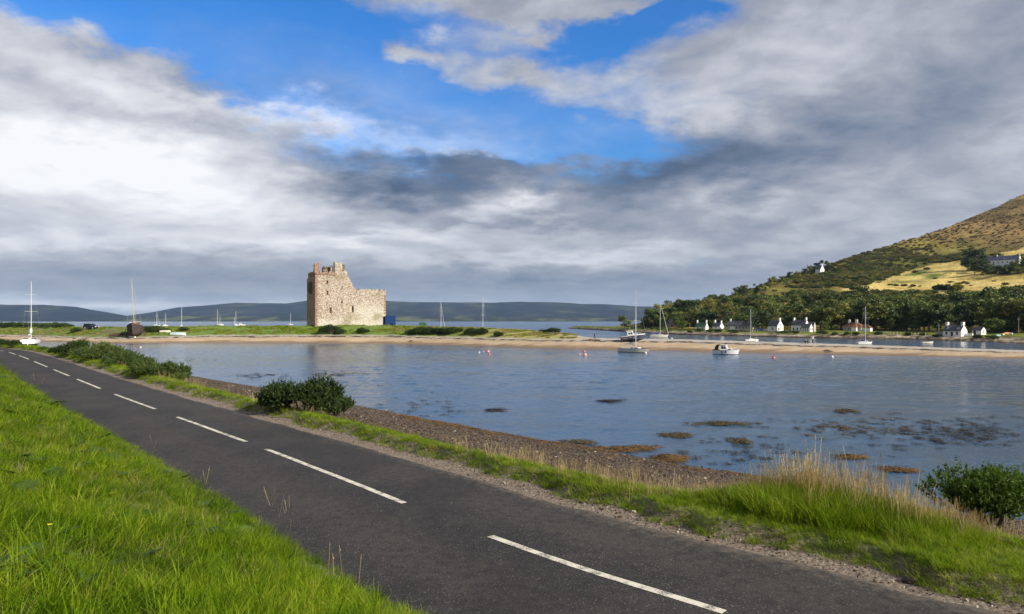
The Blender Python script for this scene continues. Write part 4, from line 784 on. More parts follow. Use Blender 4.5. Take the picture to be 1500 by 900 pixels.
# bracken and heather, far too many to count
br_p = [bush_meshes(800 + k, 1.0, 1.0, 0.7, 120, 4, 0.5, (bracken, t_olive, t_dark)[k % 3], 0.25)[0] for k in range(6)]
pts = []; sc = []
X = RNG.uniform(945, 1560, 26000); T = RNG.uniform(0.08, 1.02, 26000)
u = (X - 750) / 1000; Y0 = (H - WZ) / ((np.interp(u, _hu, _hn) - HZ) / 1000); Yr = np.interp(u, _ru, _rY); Y = Y0 + 46 + (Yr - Y0 - 46) * T; z = hill_z(u, Y); py = HZ - (z - H) / Y * 1000
dens = fbm(u * Y / 30, Y / 45, 811, 4); k = ~(in_poly(X, py, FIELD) | in_poly(X, py, STRIP)) & (dens > RNG.uniform(0.30, 0.62, 26000)) & ((py > 372) | (RNG.uniform(size=26000) < 0.4)); k |= (RNG.uniform(size=26000) < 0.012)
n = int(k.sum()); up = py[k] < 365
scatter("bracken", np.c_[(u * Y)[k], Y[k], z[k] - 0.15], np.c_[np.zeros((n, 2)), RNG.uniform(0, 6.28, n)], np.where(up, RNG.uniform(0.5, 1.5, n), RNG.uniform(0.7, 2.4, n)), np.where(up, RNG.integers(0, 6, n) // 3 * 3, RNG.integers(0, 6, n)), br_p, "bracken, heather and scrub covering the hillside", "bracken")
# rough turf on the spit
X = RNG.uniform(-20, 845, 9000); u = (X - 750) / 1000; A = spit_prof(u); Y = A[1] + (A[3] - A[1] + 3) * RNG.uniform(0.02, 1, 9000) ** 0.8; k = fbm(u * Y / 5, Y / 3, 821) > 0.44; n = int(k.sum())
spit_p = [tuft("turf_tuft", 830 + q_, 30, 0.45, 0.2, 0.5, 0.05, 0.4, (g_verge, g_verge, g_straw)[q_]) for q_ in range(3)]
scatter("spit_grass", np.c_[(u * Y)[k], Y[k], spit_z(u[k], Y[k])], np.c_[np.zeros((n, 2)), RNG.uniform(0, 6.28, n)], RNG.uniform(0.6, 1.1, n), np.where(RNG.uniform(size=n) < np.interp(X[k], [0, 500, 650, 840], [0.25, 0.12, 0.4, 0.6]), 2, RNG.integers(0, 2, n)), spit_p, "rough grass on the spit around the castle", "grass")
# ------------------------------------------------------------------ castle
stm, N = base_mat("castle_rubble"); co = N.n('ShaderNodeTexCoord').outputs['Object']
cz = N.vm('MULTIPLY', co, (1.0, 1.0, 1.55)); cz = N.vm('ADD', cz, N.vm('MULTIPLY', N.noise(co, 1.2, 3, 0.6, col=True), (0.25, 0.25, 0.25)))
vc = N.n('ShaderNodeSeparateColor'); N.put(vc.inputs[0], N.voro(cz, 3.6, out='Color')); ve = N.voro(cz, 3.6, 'DISTANCE_TO_EDGE'); bigp = N.noise(co, 0.16, 4, 0.6); midp = N.noise(co, 0.8, 5, 0.65); fin = N.noise(co, 6, 5, 0.7)
c1 = N.ramp(vc.outputs[0], [(0.0, (0.19, 0.135, 0.095)), (0.25, (0.35, 0.275, 0.215)), (0.6, (0.49, 0.42, 0.345)), (0.85, (0.65, 0.60, 0.53)), (1.0, (0.37, 0.25, 0.19))])
sp = N.n('ShaderNodeSeparateXYZ'); N.put(sp.inputs[0], co)
pale = N.m('MULTIPLY', N.step(N.m('ADD', sp.outputs[0], N.m('MULTIPLY', N.m('SUBTRACT', midp, 0.5), 12.0)), 9.0, 15.0), N.step(N.m('ADD', sp.outputs[2], N.m('MULTIPLY', midp, 4.0)), 11.5, 7.0))
pale = N.m('MAXIMUM', pale, N.step(N.m('ADD', sp.outputs[2], N.m('MULTIPLY', N.m('SUBTRACT', midp, 0.5), 5.0)), 3.4, 1.8))
c1 = N.mix(N.m('MULTIPLY', pale, 0.62), c1, (0.66, 0.62, 0.54)); 
pink = N.m('MULTIPLY', N.step(N.m('ADD', sp.outputs[0], N.m('MULTIPLY', N.m('SUBTRACT', midp, 0.5), 3.0)), 1.3, 0.2), 0.55); c1 = N.mix(pink, c1, (0.36, 0.185, 0.125))
c1 = N.mix(N.m('MULTIPLY', N.step(ve, 0.06, 0.02), 0.35), c1, (0.17, 0.135, 0.10)); c1 = N.mix(N.m('MULTIPLY', N.step(N.m('ADD', bigp, N.m('MULTIPLY', fin, 0.25)), 0.66, 0.80), 0.6), c1, (0.24, 0.205, 0.10))
N.put(N.b.inputs['Base Color'], c1); N.b.inputs['Roughness'].default_value = 0.95; N.b.inputs['Specular IOR Level'].default_value = 0.15
N.put(N.b.inputs['Normal'], N.bump(N.m('ADD', N.m('MULTIPLY', N.step(ve, 0.0, 0.12), 0.8), fin), 0.8, 0.07))
redst = mat("red_sandstone", (0.29, 0.185, 0.130), 0.9, 0.5, 1.3, bump=0.6, bscale=9)
darkst = mat("dark_brown_stone", (0.16, 0.125, 0.085), 0.95, 0.5, 1.0, bump=0.8, bscale=6)  # darker brown stone for the turret, cap house and gable box
TH = R(29); cc = on_spit(462, 479.0); CY = cc.y; cx0 = -0.288 * CY
castle = empty("castle", (cx0, CY, cc.z - 0.25), TH); tag(castle, "ruined stone tower castle with a stepped broken wall top on the grassy spit", "castle")
def ragged_wall(name, L, top, T, M, holes=(), cell=0.36, seed=0, m=None):
    """rubble wall of small cells: (0..L) long, up to top(x), thickness T; holes are real openings"""
    nx = int(round(L / cell)); hmax = max(top(x) for x in np.linspace(0, L, 200)); nz = int(math.ceil(hmax / cell)); r = np.random.default_rng(seed); cxw = L / nx
    keep = np.zeros((nx, nz), bool)
    for i in range(nx):
        for j in range(nz):
            x = (i + .5) * cxw; z = (j + .5) * cell; keep[i, j] = z < top(x) + r.normal(0, 0.10) and not any(a <= x <= b and c <= z <= d for a, b, c, d in holes)
    V = {}; vs = []; fs = []
    jit = {}
    def vid(i, j, k):
        key = (i, j, k)
        if key not in V:
            jj = r.normal(0, 0.035, 3) if 0 < j else np.zeros(3); onedge = i in (0, nx)
            p = Vector((i * cxw + (0 if onedge else jj[0]), k * T + jj[1] * 1.0, j * cell + jj[2])); V[key] = len(vs); vs.append(M @ p)
        return V[key]
    for i in range(nx):
        for j in range(nz):
            if not keep[i, j]: continue
            fs.append((vid(i, j, 0), vid(i + 1, j, 0), vid(i + 1, j + 1, 0), vid(i, j + 1, 0))); fs.append((vid(i, j, 1), vid(i, j + 1, 1), vid(i + 1, j + 1, 1), vid(i + 1, j, 1)))
            for (di, dj, e) in ((-1, 0, ((i, j), (i, j + 1))), (1, 0, ((i + 1, j), (i + 1, j + 1))), (0, -1, ((i, j), (i + 1, j))), (0, 1, ((i, j + 1), (i + 1, j + 1)))):
                a, b_ = i + di, j + dj
                if not (0 <= a < nx and 0 <= b_ < nz and keep[a, b_]):
                    (p, q_), (s_, t_) = e; fs.append((vid(p, q_, 0), vid(s_, t_, 0), vid(s_, t_, 1), vid(p, q_, 1)))
    mb = MB(); mb.add(vs, fs); return mb.build(name, m or stm, castle)
def poly_top(pts):
    xs = [p[0] for p in pts]; ys = [p[1] for p in pts]; return lambda x: float(np.interp(x, xs, ys))
PXM = CY / 1000.0       # metres per photo pixel at the near corner
def wx(px): u = (px - 750) / 1000; return (CY * u - cx0) / (math.cos(TH) - math.sin(TH) * u)
def hz(py, w=0): return (478.8 - py) / 1000 * (CY + math.sin(TH) * w) + 0.25
LW = wx(565)
top = poly_top([(0, hz(398)), (wx(491), hz(398)), (wx(491.2), hz(395)), (wx(507), hz(395, 9)), (wx(508.5), hz(399, 10)), (wx(510), hz(404, 10)), (wx(512), hz(408, 11)), (wx(515), hz(413, 11)), (wx(517), hz(419, 12)), (wx(519.5), hz(423.5, 13)), (wx(525), hz(425, 14)), (wx(532), hz(424, 15)), (wx(545), hz(424.3, 18)), (wx(565), hz(425.5, 22))])
def hole(px, py, w, h, off=0): x = wx(px); z = hz(py, x); return (x - w / 2, x + w / 2, z - h / 2, z + h / 2)
HOLES = [hole(479.6, 413.4, 0.36, 0.9), hole(479.6, 429, 0.36, 1.1), hole(484.6, 455, 0.36, 1.9), hole(500.5, 421, 0.3, 0.6), hole(500.5, 443, 0.3, 0.75), hole(524.4, 429, 0.36, 0.5), hole(517.0, 453, 0.75, 1.8), hole(545, 469, 0.3, 0.4)]
I4 = Matrix.Identity(4); DEP = 10.4; T_ = 1.7
ragged_wall("front_wall", LW, top, T_, I4, HOLES, seed=1)
rotL = Matrix.Translation((T_, T_, 0)) @ Matrix.Rotation(R(90), 4, 'Z')     # left gable: runs back from the front wall
gtop = poly_top([(0, hz(398)), (3, hz(397)), (6, hz(398)), (8.7, hz(399))])
g = ragged_wall("gable_wall", DEP - T_, gtop, T_, rotL, [(3.9, 4.3, 9.0, 10.2)], seed=2)
for nm, M, L, tp, sd_ in (("rear_wall", Matrix.Translation((0, DEP, 0)), LW, poly_top([(0, 16.5), (7, 15), (9, 12.5), (13, 10.5), (LW, 10.2)]), 3), ("end_wall", Matrix.Translation((LW, T_, 0)) @ Matrix.Rotation(R(90), 4, 'Z'), DEP - T_, poly_top([(0, 11.0), (4, 10.8), (DEP - T_, 10.2)]), 4), ("cross_wall", Matrix.Translation((wx(509), T_, 0)) @ Matrix.Rotation(R(90), 4, 'Z'), DEP - T_, poly_top([(0, 16.4), (4, 15), (DEP - T_, 12)]), 5)):
    ragged_wall(nm, L, tp, T_, M, seed=sd_, cell=0.6)
def lump(name, x0, x1, y0, y1, z0, z1, m, seed, parent=castle, jag=0.12, n=5):
    """weathered block of masonry with a broken head"""
    r = np.random.default_rng(seed); mb = MB(); nx = max(2, int((x1 - x0) / 0.45)); ny = max(2, int((y1 - y0) / 0.45)); nz = max(2, int((z1 - z0) / 0.45)); bm = bmesh.new()
    vs = {}
    for i in range(nx + 1):
        for j in range(ny + 1):
            for k in range(nz + 1):
                if i in (0, nx) or j in (0, ny) or k in (0, nz):
                    q_ = r.normal(0, jag * 0.5, 3); q_[2] += (r.normal(0, jag * 1.6) if k == nz else 0); q_ = q_ if k else q_ * 0
                    vs[i, j, k] = len(mb.v); mb.v.append((x0 + (x1 - x0) * i / nx + q_[0], y0 + (y1 - y0) * j / ny + q_[1], z0 + (z1 - z0) * k / nz + q_[2]))
    def face(a, b_, c_, d_): mb.f.append(tuple(vs[p] for p in (a, b_, c_, d_))); mb.mi.append(0)
    for i in range(nx):
        for k in range(nz): face((i, 0, k), (i + 1, 0, k), (i + 1, 0, k + 1), (i, 0, k + 1)); face((i, ny, k), (i, ny, k + 1), (i + 1, ny, k + 1), (i + 1, ny, k))
        for j in range(ny): face((i, j, nz), (i + 1, j, nz), (i + 1, j + 1, nz), (i, j + 1, nz)); face((i, j, 0), (i, j + 1, 0), (i + 1, j + 1, 0), (i + 1, j, 0))
    for j in range(ny):
        for k in range(nz): face((0, j, k), (0, j, k + 1), (0, j + 1, k + 1), (0, j + 1, k)); face((nx, j, k), (nx, j + 1, k), (nx, j + 1, k + 1), (nx, j, k + 1))
    return mb.build(name, m, parent)
zt = hz(398)
lump("chimney_stack", -0.25, wx(467.6), 0.1, 1.6, zt - 0.3, hz(385.3), redst, 11)
lump("chimney_stack", wx(491.3), wx(502.5), 0.6, 2.4, zt - 0.6, hz(384.6, 8), stm, 12)
lump("broken_turret", wx(502.7), wx(506.5), 0.9, 2.6, zt - 0.4, hz(388, 9), darkst, 13, jag=0.2)
a = lump("cap_house", wx(479), wx(487), 3.2, 6.4, zt - 1.0, hz(391, 5), darkst, 14, jag=0.22); lump("cap_house", wx(486.5), wx(490), 1.9, 3.0, zt - 0.6, hz(389.5, 6), stm, 15)
lump("wall_head", wx(476), wx(480), 1.8, 3.4, zt - 0.7, hz(394.5, 3), redst, 16)
# corbel course under the parapet, quoins, window dressings
for k in range(22):
    x = 0.25 + k * (wx(492) - 0.3) / 22; mb = MB(); mb.box(x, x + 0.26, -0.24, 0.06, hz(402.2), hz(400.6) + 0.05, taper=1.0); mb.build("corbel", redst, castle)
mb = MB(); mb.box(-0.12, wx(492.5), -0.30, 0.04, hz(400.6) + 0.06, hz(399.8) + 0.12); mb.build("string_course", redst, castle)
for k in range(34):
    z = 0.1 + k * 0.48; w = 0.85 if k % 2 else 0.45; mb = MB(); mb.box(-0.07, w, -0.05, 0.85 if k % 2 == 0 else 0.45, z, z + 0.44); mb.build("quoin_stone", redst, castle)
for k in range(22):
    z = 0.1 + k * 0.48; w = 0.7 if k % 2 else 0.4; mb = MB(); mb.box(LW - w, LW + 0.05, -0.04, 0.6, z, z + 0.44); mb.build("quoin_stone", redst, castle)
for h_ in HOLES[:3]:
    for sgn in (0, 1):
        x = h_[0] - 0.22 if sgn == 0 else h_[1] + 0.02; mb = MB(); mb.box(x, x + 0.2, -0.06, 0.3, h_[2] - 0.2, h_[3] + 0.2); mb.build("window_jamb", redst, castle)
h_ = HOLES[6]; palest = mat("pale_dressed_stone", (0.50, 0.42, 0.33), 0.9, 0.25, 2)
for (x0, x1, z0, z1, nm) in ((h_[0] - 0.75, h_[0] - 0.04, h_[2] - 0.2, h_[3], "window_jamb"), (h_[0] - 0.6, h_[1] + 0.2, h_[3] + 0.02, h_[3] + 0.35, "window_lintel"), (h_[0] - 0.6, h_[1] + 0.1, h_[2] - 0.35, h_[2] - 0.22, "window_sill")):
    mb = MB(); mb.box(x0, x1, -0.08, 0.3, z0, z1); mb.build(nm, palest if nm == "window_jamb" else redst, castle)
# projecting box machicolation on the gable, and the corner roundel
lump("box_machicolation", -1.1, 0.02, 4.2, 6.8, hz(426, 0), hz(412.5, 0), darkst, 17, jag=0.06)
for k in range(4): mb = MB(); mb.box(-0.75, 0.02, 4.3 + 0.7 * k, 4.6 + 0.7 * k, hz(429), hz(426) + 0.02, taper=1.0); mb.build("corbel", darkst, castle)
lump("parapet", -0.38, 0.03, 0.3, 8.6, hz(401), hz(397.8), redst, 18, jag=0.06)

# ------------------------------------------------------------------ container, tank
def world_of(o, p): return o.matrix_world @ p
bl = mat("blue_steel", (0.012, 0.055, 0.19), 0.5, 0.25, 1.5); dk = mat("dark_opening", (0.012, 0.012, 0.014), 0.9)
p = on_spit(572, 477.9); Yc = p.y + 8; p = Vector(((572 - 750) / 1000 * Yc, Yc, float(spit_z(np.array([-0.178]), np.array([Yc]))[0]) - 0.1))
ct = empty("storage_container", p, R(8)); w_, h_ = 1.7, (477.9 - 463.5) / 1000 * Yc
mb = MB(); mb.box(-w_, w_, -1.2, 1.2, 0.08, h_); mb.build("body", bl, ct)
for k in range(15): mb = MB(); x = -w_ + 0.12 + k * (2 * w_ - 0.24) / 14; mb.box(x - 0.06, x + 0.06, -1.26, -1.19, 0.2, h_ - 0.15); mb.build("corrugation", bl, ct)
mb = MB(); mb.box(0.1, 0.85, -1.28, -1.2, 0.1, 1.0); mb.build("hatch", dk, ct); mb = MB(); mb.box(-w_ - 0.7, -w_, -0.9, 1.0, 0.08, h_ - 0.1); mb.build("door", dk, ct); mb = MB(); mb.box(-w_ - 0.02, w_ + 0.05, -1.29, 1.25, h_ - 0.0, h_ + 0.09); mb.build("top_rail", bl, ct)
tag(ct, "blue storage container at the end of the castle wall", "container")
gt = mat("green_plastic", (0.03, 0.10, 0.06), 0.5); Yc = 236.0; u_ = (619 - 750) / 1000; p = Vector((u_ * Yc, Yc, float(spit_z(np.array([u_]), np.array([Yc]))[0])))
tk = empty("green_tank", p, 0.1); mb = MB(); mb.prism([(-1.3, 0.1), (1.3, 0.1), (1.35, 0.4), (1.25, 1.0), (0.9, 1.3), (-0.9, 1.3), (-1.25, 1.0), (-1.35, 0.4)], -0.7, 0.7); mb.build("body", gt, tk)
mb = MB(); mb.lathe([(0.3, 0), (0.3, 0.12), (0.22, 0.16)], 10, (0, 0, 1.28)); mb.build("lid", gt, tk); mb = MB(); mb.box(-1.2, -0.9, -0.6, 0.6, -0.2, 0.11); mb.build("bearer", bark, tk); mb = MB(); mb.box(0.9, 1.2, -0.6, 0.6, -0.2, 0.11); mb.build("bearer", bark, tk)
tag(tk, "low green plastic tank on the turf behind the gorse clump", "tank")

# ------------------------------------------------------------------ houses
harl = mat("white_harling", (0.80, 0.79, 0.75), 0.85, 0.10, 0.6, bump=0.3, bscale=15); harl2 = mat("grey_harling", (0.42, 0.40, 0.38), 0.9, 0.2, 0.8, bump=0.3, bscale=12)
slate = mat("slate_roof", (0.075, 0.075, 0.088), 0.6, 0.35, 1.3, bump=0.5, bscale=6); slateb = mat("blue_slate_roof", (0.060, 0.060, 0.105), 0.6, 0.35, 1.3); rgreen = mat("green_roof", (0.045, 0.105, 0.060), 0.7, 0.3, 1.0); rred = mat("red_tile_roof", (0.21, 0.085, 0.050), 0.8, 0.4, 1.2, bump=0.5, bscale=6); rgrey = mat("weathered_grey_roof", (0.18, 0.18, 0.155), 0.9, 0.35, 1.0)
glass, N = base_mat("window_glass"); N.b.inputs['Base Color'].default_value = (0.015, 0.018, 0.022, 1); N.b.inputs['Roughness'].default_value = 0.08; N.put(N.b.inputs['Normal'], N.bump(N.noise(N.n('ShaderNodeTexCoord').outputs['Object'], 1.2, 2, 0.5), 0.05, 0.05))
wfr = mat("white_paint_trim", (0.78, 0.77, 0.73), 0.6, 0.1, 4); ddoor = mat("dark_door", (0.055, 0.035, 0.03), 0.6); stonew = mat("garden_stone", (0.24, 0.20, 0.16), 0.95, 0.5, 1.5, bump=0.8, bscale=5)
def gable_block(root, L, D, hw, hr, wall, roof, x0=0.0, y0=0.0, z0=0.0, wname="wall", rname="roof", ov=0.18):
    """long side along x, ridge along x; returns wall and roof"""
    mb = MB(); A = Matrix.Translation((x0, y0, z0)) @ Matrix.Rotation(R(90), 4, 'Z')
    mb.prism([(-D / 2, -0.8), (D / 2, -0.8), (D / 2, hw), (0, hw + hr), (-D / 2, hw)], -L / 2, L / 2, A); w = mb.build(wname, wall, root)
    rf = MB(); sl_ = math.hypot(D / 2, hr); 
    for sg in (-1, 1):
        e = (D / 2 + ov); ez = hw - hr * ov / (D / 2); up = 0.14
        pts = [(sg * e, ez + 0.02), (0.0, hw + hr + 0.02), (0.0, hw + hr + up), (sg * e, ez + up)]
        rf.prism(pts, -L / 2 - 0.02, L / 2 - 0.12 + 0.14, A)
    return w, rf.build(rname, roof, root)
def chimney(parent, x, y, z, h=1.1, w=0.55, m=None, z0=None):
    mb = MB(); mb.box(x - w / 2, x + w / 2, y - w * .7, y + w * .7, z - 0.9, z + h); mb.box(x - w / 2 - .07, x + w / 2 + .07, y - w * .7 - .07, y + w * .7 + .07, z + h + 0.001, z + h + 0.14); c = mb.build("chimney", m or harl, parent)
    mb = MB(); mb.lathe([(0.13, 0), (0.11, 0.45)], 8, (x, y, z + h + 0.14)); mb.build("chimney_pot", rred, c)
def window(root, face, a, z, w, h, L, D, x0=0.0, y0=0.0, door=False):
    """face: front (-y), right (+x), left (-x)"""
    if face == 'front': M = Matrix.Translation((x0 + a, y0 - D / 2, z))
    elif face == 'right': M = Matrix.Translation((x0 + L / 2, y0 + a, z)) @ Matrix.Rotation(R(90), 4, 'Z')
    else: M = Matrix.Translation((x0 - L / 2, y0 + a, z)) @ Matrix.Rotation(R(-90), 4, 'Z')
    mb = MB(); t = 0.07
    for q_ in ((-w / 2, w / 2, h / 2 - t, h / 2), (-w / 2, w / 2, -h / 2, -h / 2 + t), (-w / 2, -w / 2 + t, -h / 2 + t, h / 2 - t), (w / 2 - t, w / 2, -h / 2 + t, h / 2 - t)): mb.box(q_[0], q_[1], -0.05, 0.04, q_[2], q_[3], M)
    if not door: mb.box(-w / 2 + t, w / 2 - t, -0.045, 0.035, -0.025, 0.025, M)
    f = mb.build("door" if door else "window", wfr, root)
    mb = MB(); mb.box(-w / 2 + t, w / 2 - t, -0.018, 0.03, -h / 2 + t, h / 2 - t, M); mb.build("door_leaf" if door else "pane", ddoor if door else glass, f)
    if not door: mb = MB(); mb.box(-w / 2 - .08, w / 2 + .08, -0.12, 0.02, -h / 2 - .1, -h / 2 - .002, M); mb.build("sill", wfr, f)
def dormer(root, x, D, hw, hr, w=1.3, h=1.2, roof=None):
    y = -D / 2 + 0.55; z = hw + 0.1; mb = MB(); mb.prism([(x - w / 2, z - 0.5), (x + w / 2, z - 0.5), (x + w / 2, z + h), (x, z + h + 0.6), (x - w / 2, z + h)], y, y + 2.2); d = mb.build("dormer", harl, root)
    mb = MB(); mb.prism([(x - w / 2 - .15, z + h - .06), (x, z + h + .64), (x, z + h + .76), (x - w / 2 - .15, z + h + .06)], y - .12, y + 2.2); mb.prism([(x + w / 2 + .15, z + h - .06), (x, z + h + .64), (x, z + h + .76), (x + w / 2 + .15, z + h + .06)], y - .12, y + 2.2); mb.build("dormer_roof", roof or slate, d)
    mb = MB(); mb.box(x - .35, x + .35, y - .03, y + .02, z + .15, z + h - .1); mb.build("dormer_window", glass, d)
def house(name, px, py, rz, label, cat="house", back=0.0):
    p = on_hill(px, py); Y = p.y + back; u = (px - 750) / 1000; z = float(hill_z(np.array([u]), np.array([Y]))[0])
    e = empty(name, (u * Y, Y, z), R(rz)); return tag(e, label, cat), Y / 1000
# scale s = metres per photo pixel at each house
h1, s = house("cottage", 1028, 483.5, -44, "green roofed white cottage with two chimneys, half hidden by shrubs", back=2)
L, D, hw, hr = 15 * s / .9, 8 * s, 5.0 * s, 5.5 * s; gable_block(h1, L, D, hw, hr, harl, rgreen); chimney(h1, -L / 2 + .35, 0, hw + hr); chimney(h1, L / 2 - .35, 0, hw + hr); window(h1, 'front', -L * .25, hw * .5, .8, 1.0, L, D); window(h1, 'front', L * .2, hw * .5, .8, 1.0, L, D); window(h1, 'right', 0, hw * .9, .6, .8, L, D)
h2, s = house("cottage", 1052, 482.5, -54, "small white cottage with a dark blue roof and pale gable beside the grey bungalow", back=1)
L, D, hw, hr = 13 * s, 10 * s, 4.0 * s, 5.5 * s; gable_block(h2, L, D, hw, hr, harl, slateb); chimney(h2, -L / 2 + .35, 0, hw + hr); chimney(h2, L / 2 - .35, 0, hw + hr, .7); window(h2, 'right', 0, hw * 1.0, .6, .8, L, D); window(h2, 'front', 0, hw * .5, .8, 1, L, D)
h3, s = house("bungalow", 1083, 483.5, -38, "long low bungalow with a grey slate roof and one white gable", back=1)
L, D, hw, hr = 36 * s, 13 * s, 5.5 * s, 7 * s; gable_block(h3, L, D, hw, hr, harl2, slate); chimney(h3, -L / 2 + 1.6, 0, hw + hr, 1.0); window(h3, 'right', -.5, hw * .55, 1.1, 1.3, L, D)
for a in (-.30, -.05, .08, .22, .35): window(h3, 'front', L * a, hw * .52, .9, 1.1, L, D)
window(h3, 'front', L * -.17, hw * .42, 1.0, 2.0 * .8, L, D, door=True)
mb = MB(); mb.prism([(-D / 2 + .02, -.6), (D / 2 - .02, -.6), (D / 2 - .02, hw - .02), (0, hw + hr - .05), (-D / 2 + .02, hw - .02)], L / 2 + .004, L / 2 + .05, Matrix.Rotation(R(90), 4, 'Z') @ Matrix.Scale(-1, 4, (0, 1, 0))); mb.build("white_gable", harl, h3)
mb = MB(); mb.box(-L * .32, -L * .12, -D / 2 - .06, -D / 2 - .003, -.5, hw - .12); mb.build("white_panel", harl, h3)
h4, s = house("cottage", 1136, 485.5, -59, "steep gabled white house with a dark roof and a dark garage door", back=1)
L, D, hw, hr = 17 * s, 13.5 * s, 7.5 * s, 8 * s; gable_block(h4, L, D, hw, hr, harl, slate); chimney(h4, L / 2 - .35, 0, hw + hr, 1.0); window(h4, 'right', .1, hw * 1.25, .6, .9, L, D); window(h4, 'right', -D * .27, hw * .40, 1.0, 1.5, L, D, door=True); window(h4, 'front', 0, hw * .5, .9, 1.1, L, D); window(h4, 'right', D * .3, hw * .45, .5, .8, L, D)
h5, s = house("villa", 1172, 485.8, -51, "two-storey white villa with dormers, two chimneys and a gabled side wing", back=2)
L, D, hw, hr = 21 * s, 12 * s, 9.5 * s, 7 * s; gable_block(h5, L, D, hw, hr, harl, slate); chimney(h5, -L / 2 + .4, 0, hw + hr, .9); chimney(h5, L / 2 - .4, 0, hw + hr, 1.0)
for a in (-.32, -.05, .22): window(h5, 'front', L * a, hw * .35, .8, 1.3, L, D)
for a in (-.3, .25): dormer(h5, L * a, D, hw - .6, hr, 1.2, .9)
Lw, Dw = 13 * s, 8.5 * s; gable_block(h5, Lw, Dw, 6.0 * s, 5 * s, harl, slate, L * .62, -D * .42, 0, "wing_wall", "wing_roof"); window(h5, 'right', -.5, 3.2 * s, .7, 1.1, Lw, Dw, L * .62, -D * .42); window(h5, 'right', .6, 3.2 * s, .7, 1.1, Lw, Dw, L * .62, -D * .42)
for a in (-.25, 0, .25): window(h5, 'front', a * Lw, 3.0 * s, .6, 1.1, Lw, Dw, L * .62, -D * .42)
gable_block(h5, 10 * s, 6 * s, 8.5 * s, 5 * s, harl2, slate, L * .72, D * .35, 0, "rear_wing_wall", "rear_wing_roof")
h6, s = house("red_roofed_house", 1251, 485.5, -50, "low house with red tiled hipped roofs and two white chimneys", back=3)
L, D, hw, hr = 26 * s, 13 * s, 5.5 * s, 7 * s
mb = MB(); mb.box(-L / 2, L / 2, -D / 2, D / 2, -.8, hw); mb.build("wall", harl2, h6)
mb = MB(); mb.add([(-L / 2 - .4, -D / 2 - .4, hw + .02), (L / 2 + .4, -D / 2 - .4, hw + .02), (L / 2 + .4, D / 2 + .4, hw + .02), (-L / 2 - .4, D / 2 + .4, hw + .02), (-L / 4, 0, hw + hr), (L / 5, 0, hw + hr)], [(0, 1, 5, 4), (1, 2, 5), (2, 3, 4, 5), (3, 0, 4), (3, 2, 1, 0)]); rf6 = mb.build("roof", rred, h6)
chimney(h6, -L / 4, 0, hw + hr, .9, .7); chimney(h6, L / 6, -.2, hw + hr, 1.0, .8)
mb = MB(); mb.box(L * .05, L * .32, -D / 2 - 1.6, -D / 2 - .003, -.8, hw - .15); mb.build("white_bay", harl, h6); mb = MB(); mb.add([(L * .03, -D / 2 - 1.8, hw - .13), (L * .34, -D / 2 - 1.8, hw - .13), (L * .34, -D / 2, hw - .13), (L * .03, -D / 2, hw - .13), (L * .185, -D / 2 + .6, hw + 1.5)], [(0, 1, 4), (1, 2, 4), (2, 3, 4), (3, 0, 4), (3, 2, 1, 0)]); mb.build("bay_roof", rred, h6)
mb = MB(); mb.box(L / 2 + .003, L / 2 + 3.2, -D * .25, D * .3, -.8, hw * .8); mb.build("lean_to", harl, h6); mb = MB(); mb.add([(L / 2, -D * .3, hw * .8 + .01), (L / 2 + 3.5, -D * .3, hw * .8 + .01), (L / 2 + 3.5, D * .35, hw * .8 + .01), (L / 2, D * .35, hw * .8 + .01), (L / 2, 0, hw * .8 + 1.4), (L / 2 + 1.6, 0, hw * .8 + 1.4)], [(0, 1, 5, 4), (1, 2, 5), (2, 3, 4, 5), (0, 4, 3), (3, 2, 1, 0)]); mb.build("lean_to_roof", rred, h6)
for a in (-.36, -.2, -.05): window(h6, 'front', L * a, hw * .5, .8, 1.0, L, D)
h7, s = house("cottage", 1399, 493.5, -60, "white slate roofed cottage with dormers and a chimney on each gable", back=1)
L, D, hw, hr = 25 * s, 17 * s, 8 * s, 8 * s; gable_block(h7, L, D, hw, hr, harl, slate); chimney(h7, -L / 2 + .4, 0, hw + hr, .9, .7); chimney(h7, L / 2 - .4, 0, hw + hr, .9, .7)
for a in (-.3, .28): window(h7, 'front', L * a, hw * .55, .8, 1.1, L, D); dormer(h7, L * a, D, hw - .3, hr, 1.2, .75)
window(h7, 'front', 0, hw * .42, .9, 1.5, L, D, door=True); window(h7, 'right', -.9, hw * .5, .6, .9, L, D); window(h7, 'right', .9, hw * .5, .6, .9, L, D)
mb = MB(); mb.box(-L / 2 - 12 * s, -L / 2 - .003, -D * .3, D * .2, -.6, 5 * s); mb.build("side_extension", harl2, h7); mb = MB(); mb.box(L / 2 + .003, L / 2 + 10 * s, D * .1, D * .25, -.6, 4 * s); mb.build("yard_wall", harl, h7)
h8, s = house("outbuilding", 1434, 491, -69, "small white outbuilding with a dark roof beside the tall hedge", "outbuilding", back=2)
L, D, hw, hr = 14 * s, 10 * s, 6.0 * s, 4.5 * s; gable_block(h8, L, D, hw, hr, harl, slate); window(h8, 'front', -L * .2, hw * .4, 1.0, 1.5, L, D, door=True); window(h8, 'right', 0, hw * .5, .6, .8, L, D)
h9, s = house("old_byre", 982, 481, -30, "old grey roofed building half hidden in the trees at the wood's end", back=10)
L, D, hw, hr = 19 * s, 10 * s, 6 * s, 6 * s; gable_block(h9, L, D, hw, hr, stonew, rgrey); window(h9, 'front', 0, hw * .5, .8, 1, L, D)
ha, s = house("ridge_cottage", 1201, 401, -66, "white gabled cottage among trees high on the ridge", back=0)
L, D, hw, hr = 9 * s, 8 * s, 6 * s, 6 * s; gable_block(ha, L, D, hw, hr, harl, slate); chimney(ha, L / 2 - .5, 0, hw + hr, .9, .8); window(ha, 'right', 0, hw * .7, .8, 1, L, D); window(ha, 'front', 0, hw * .6, .8, 1, L, D)
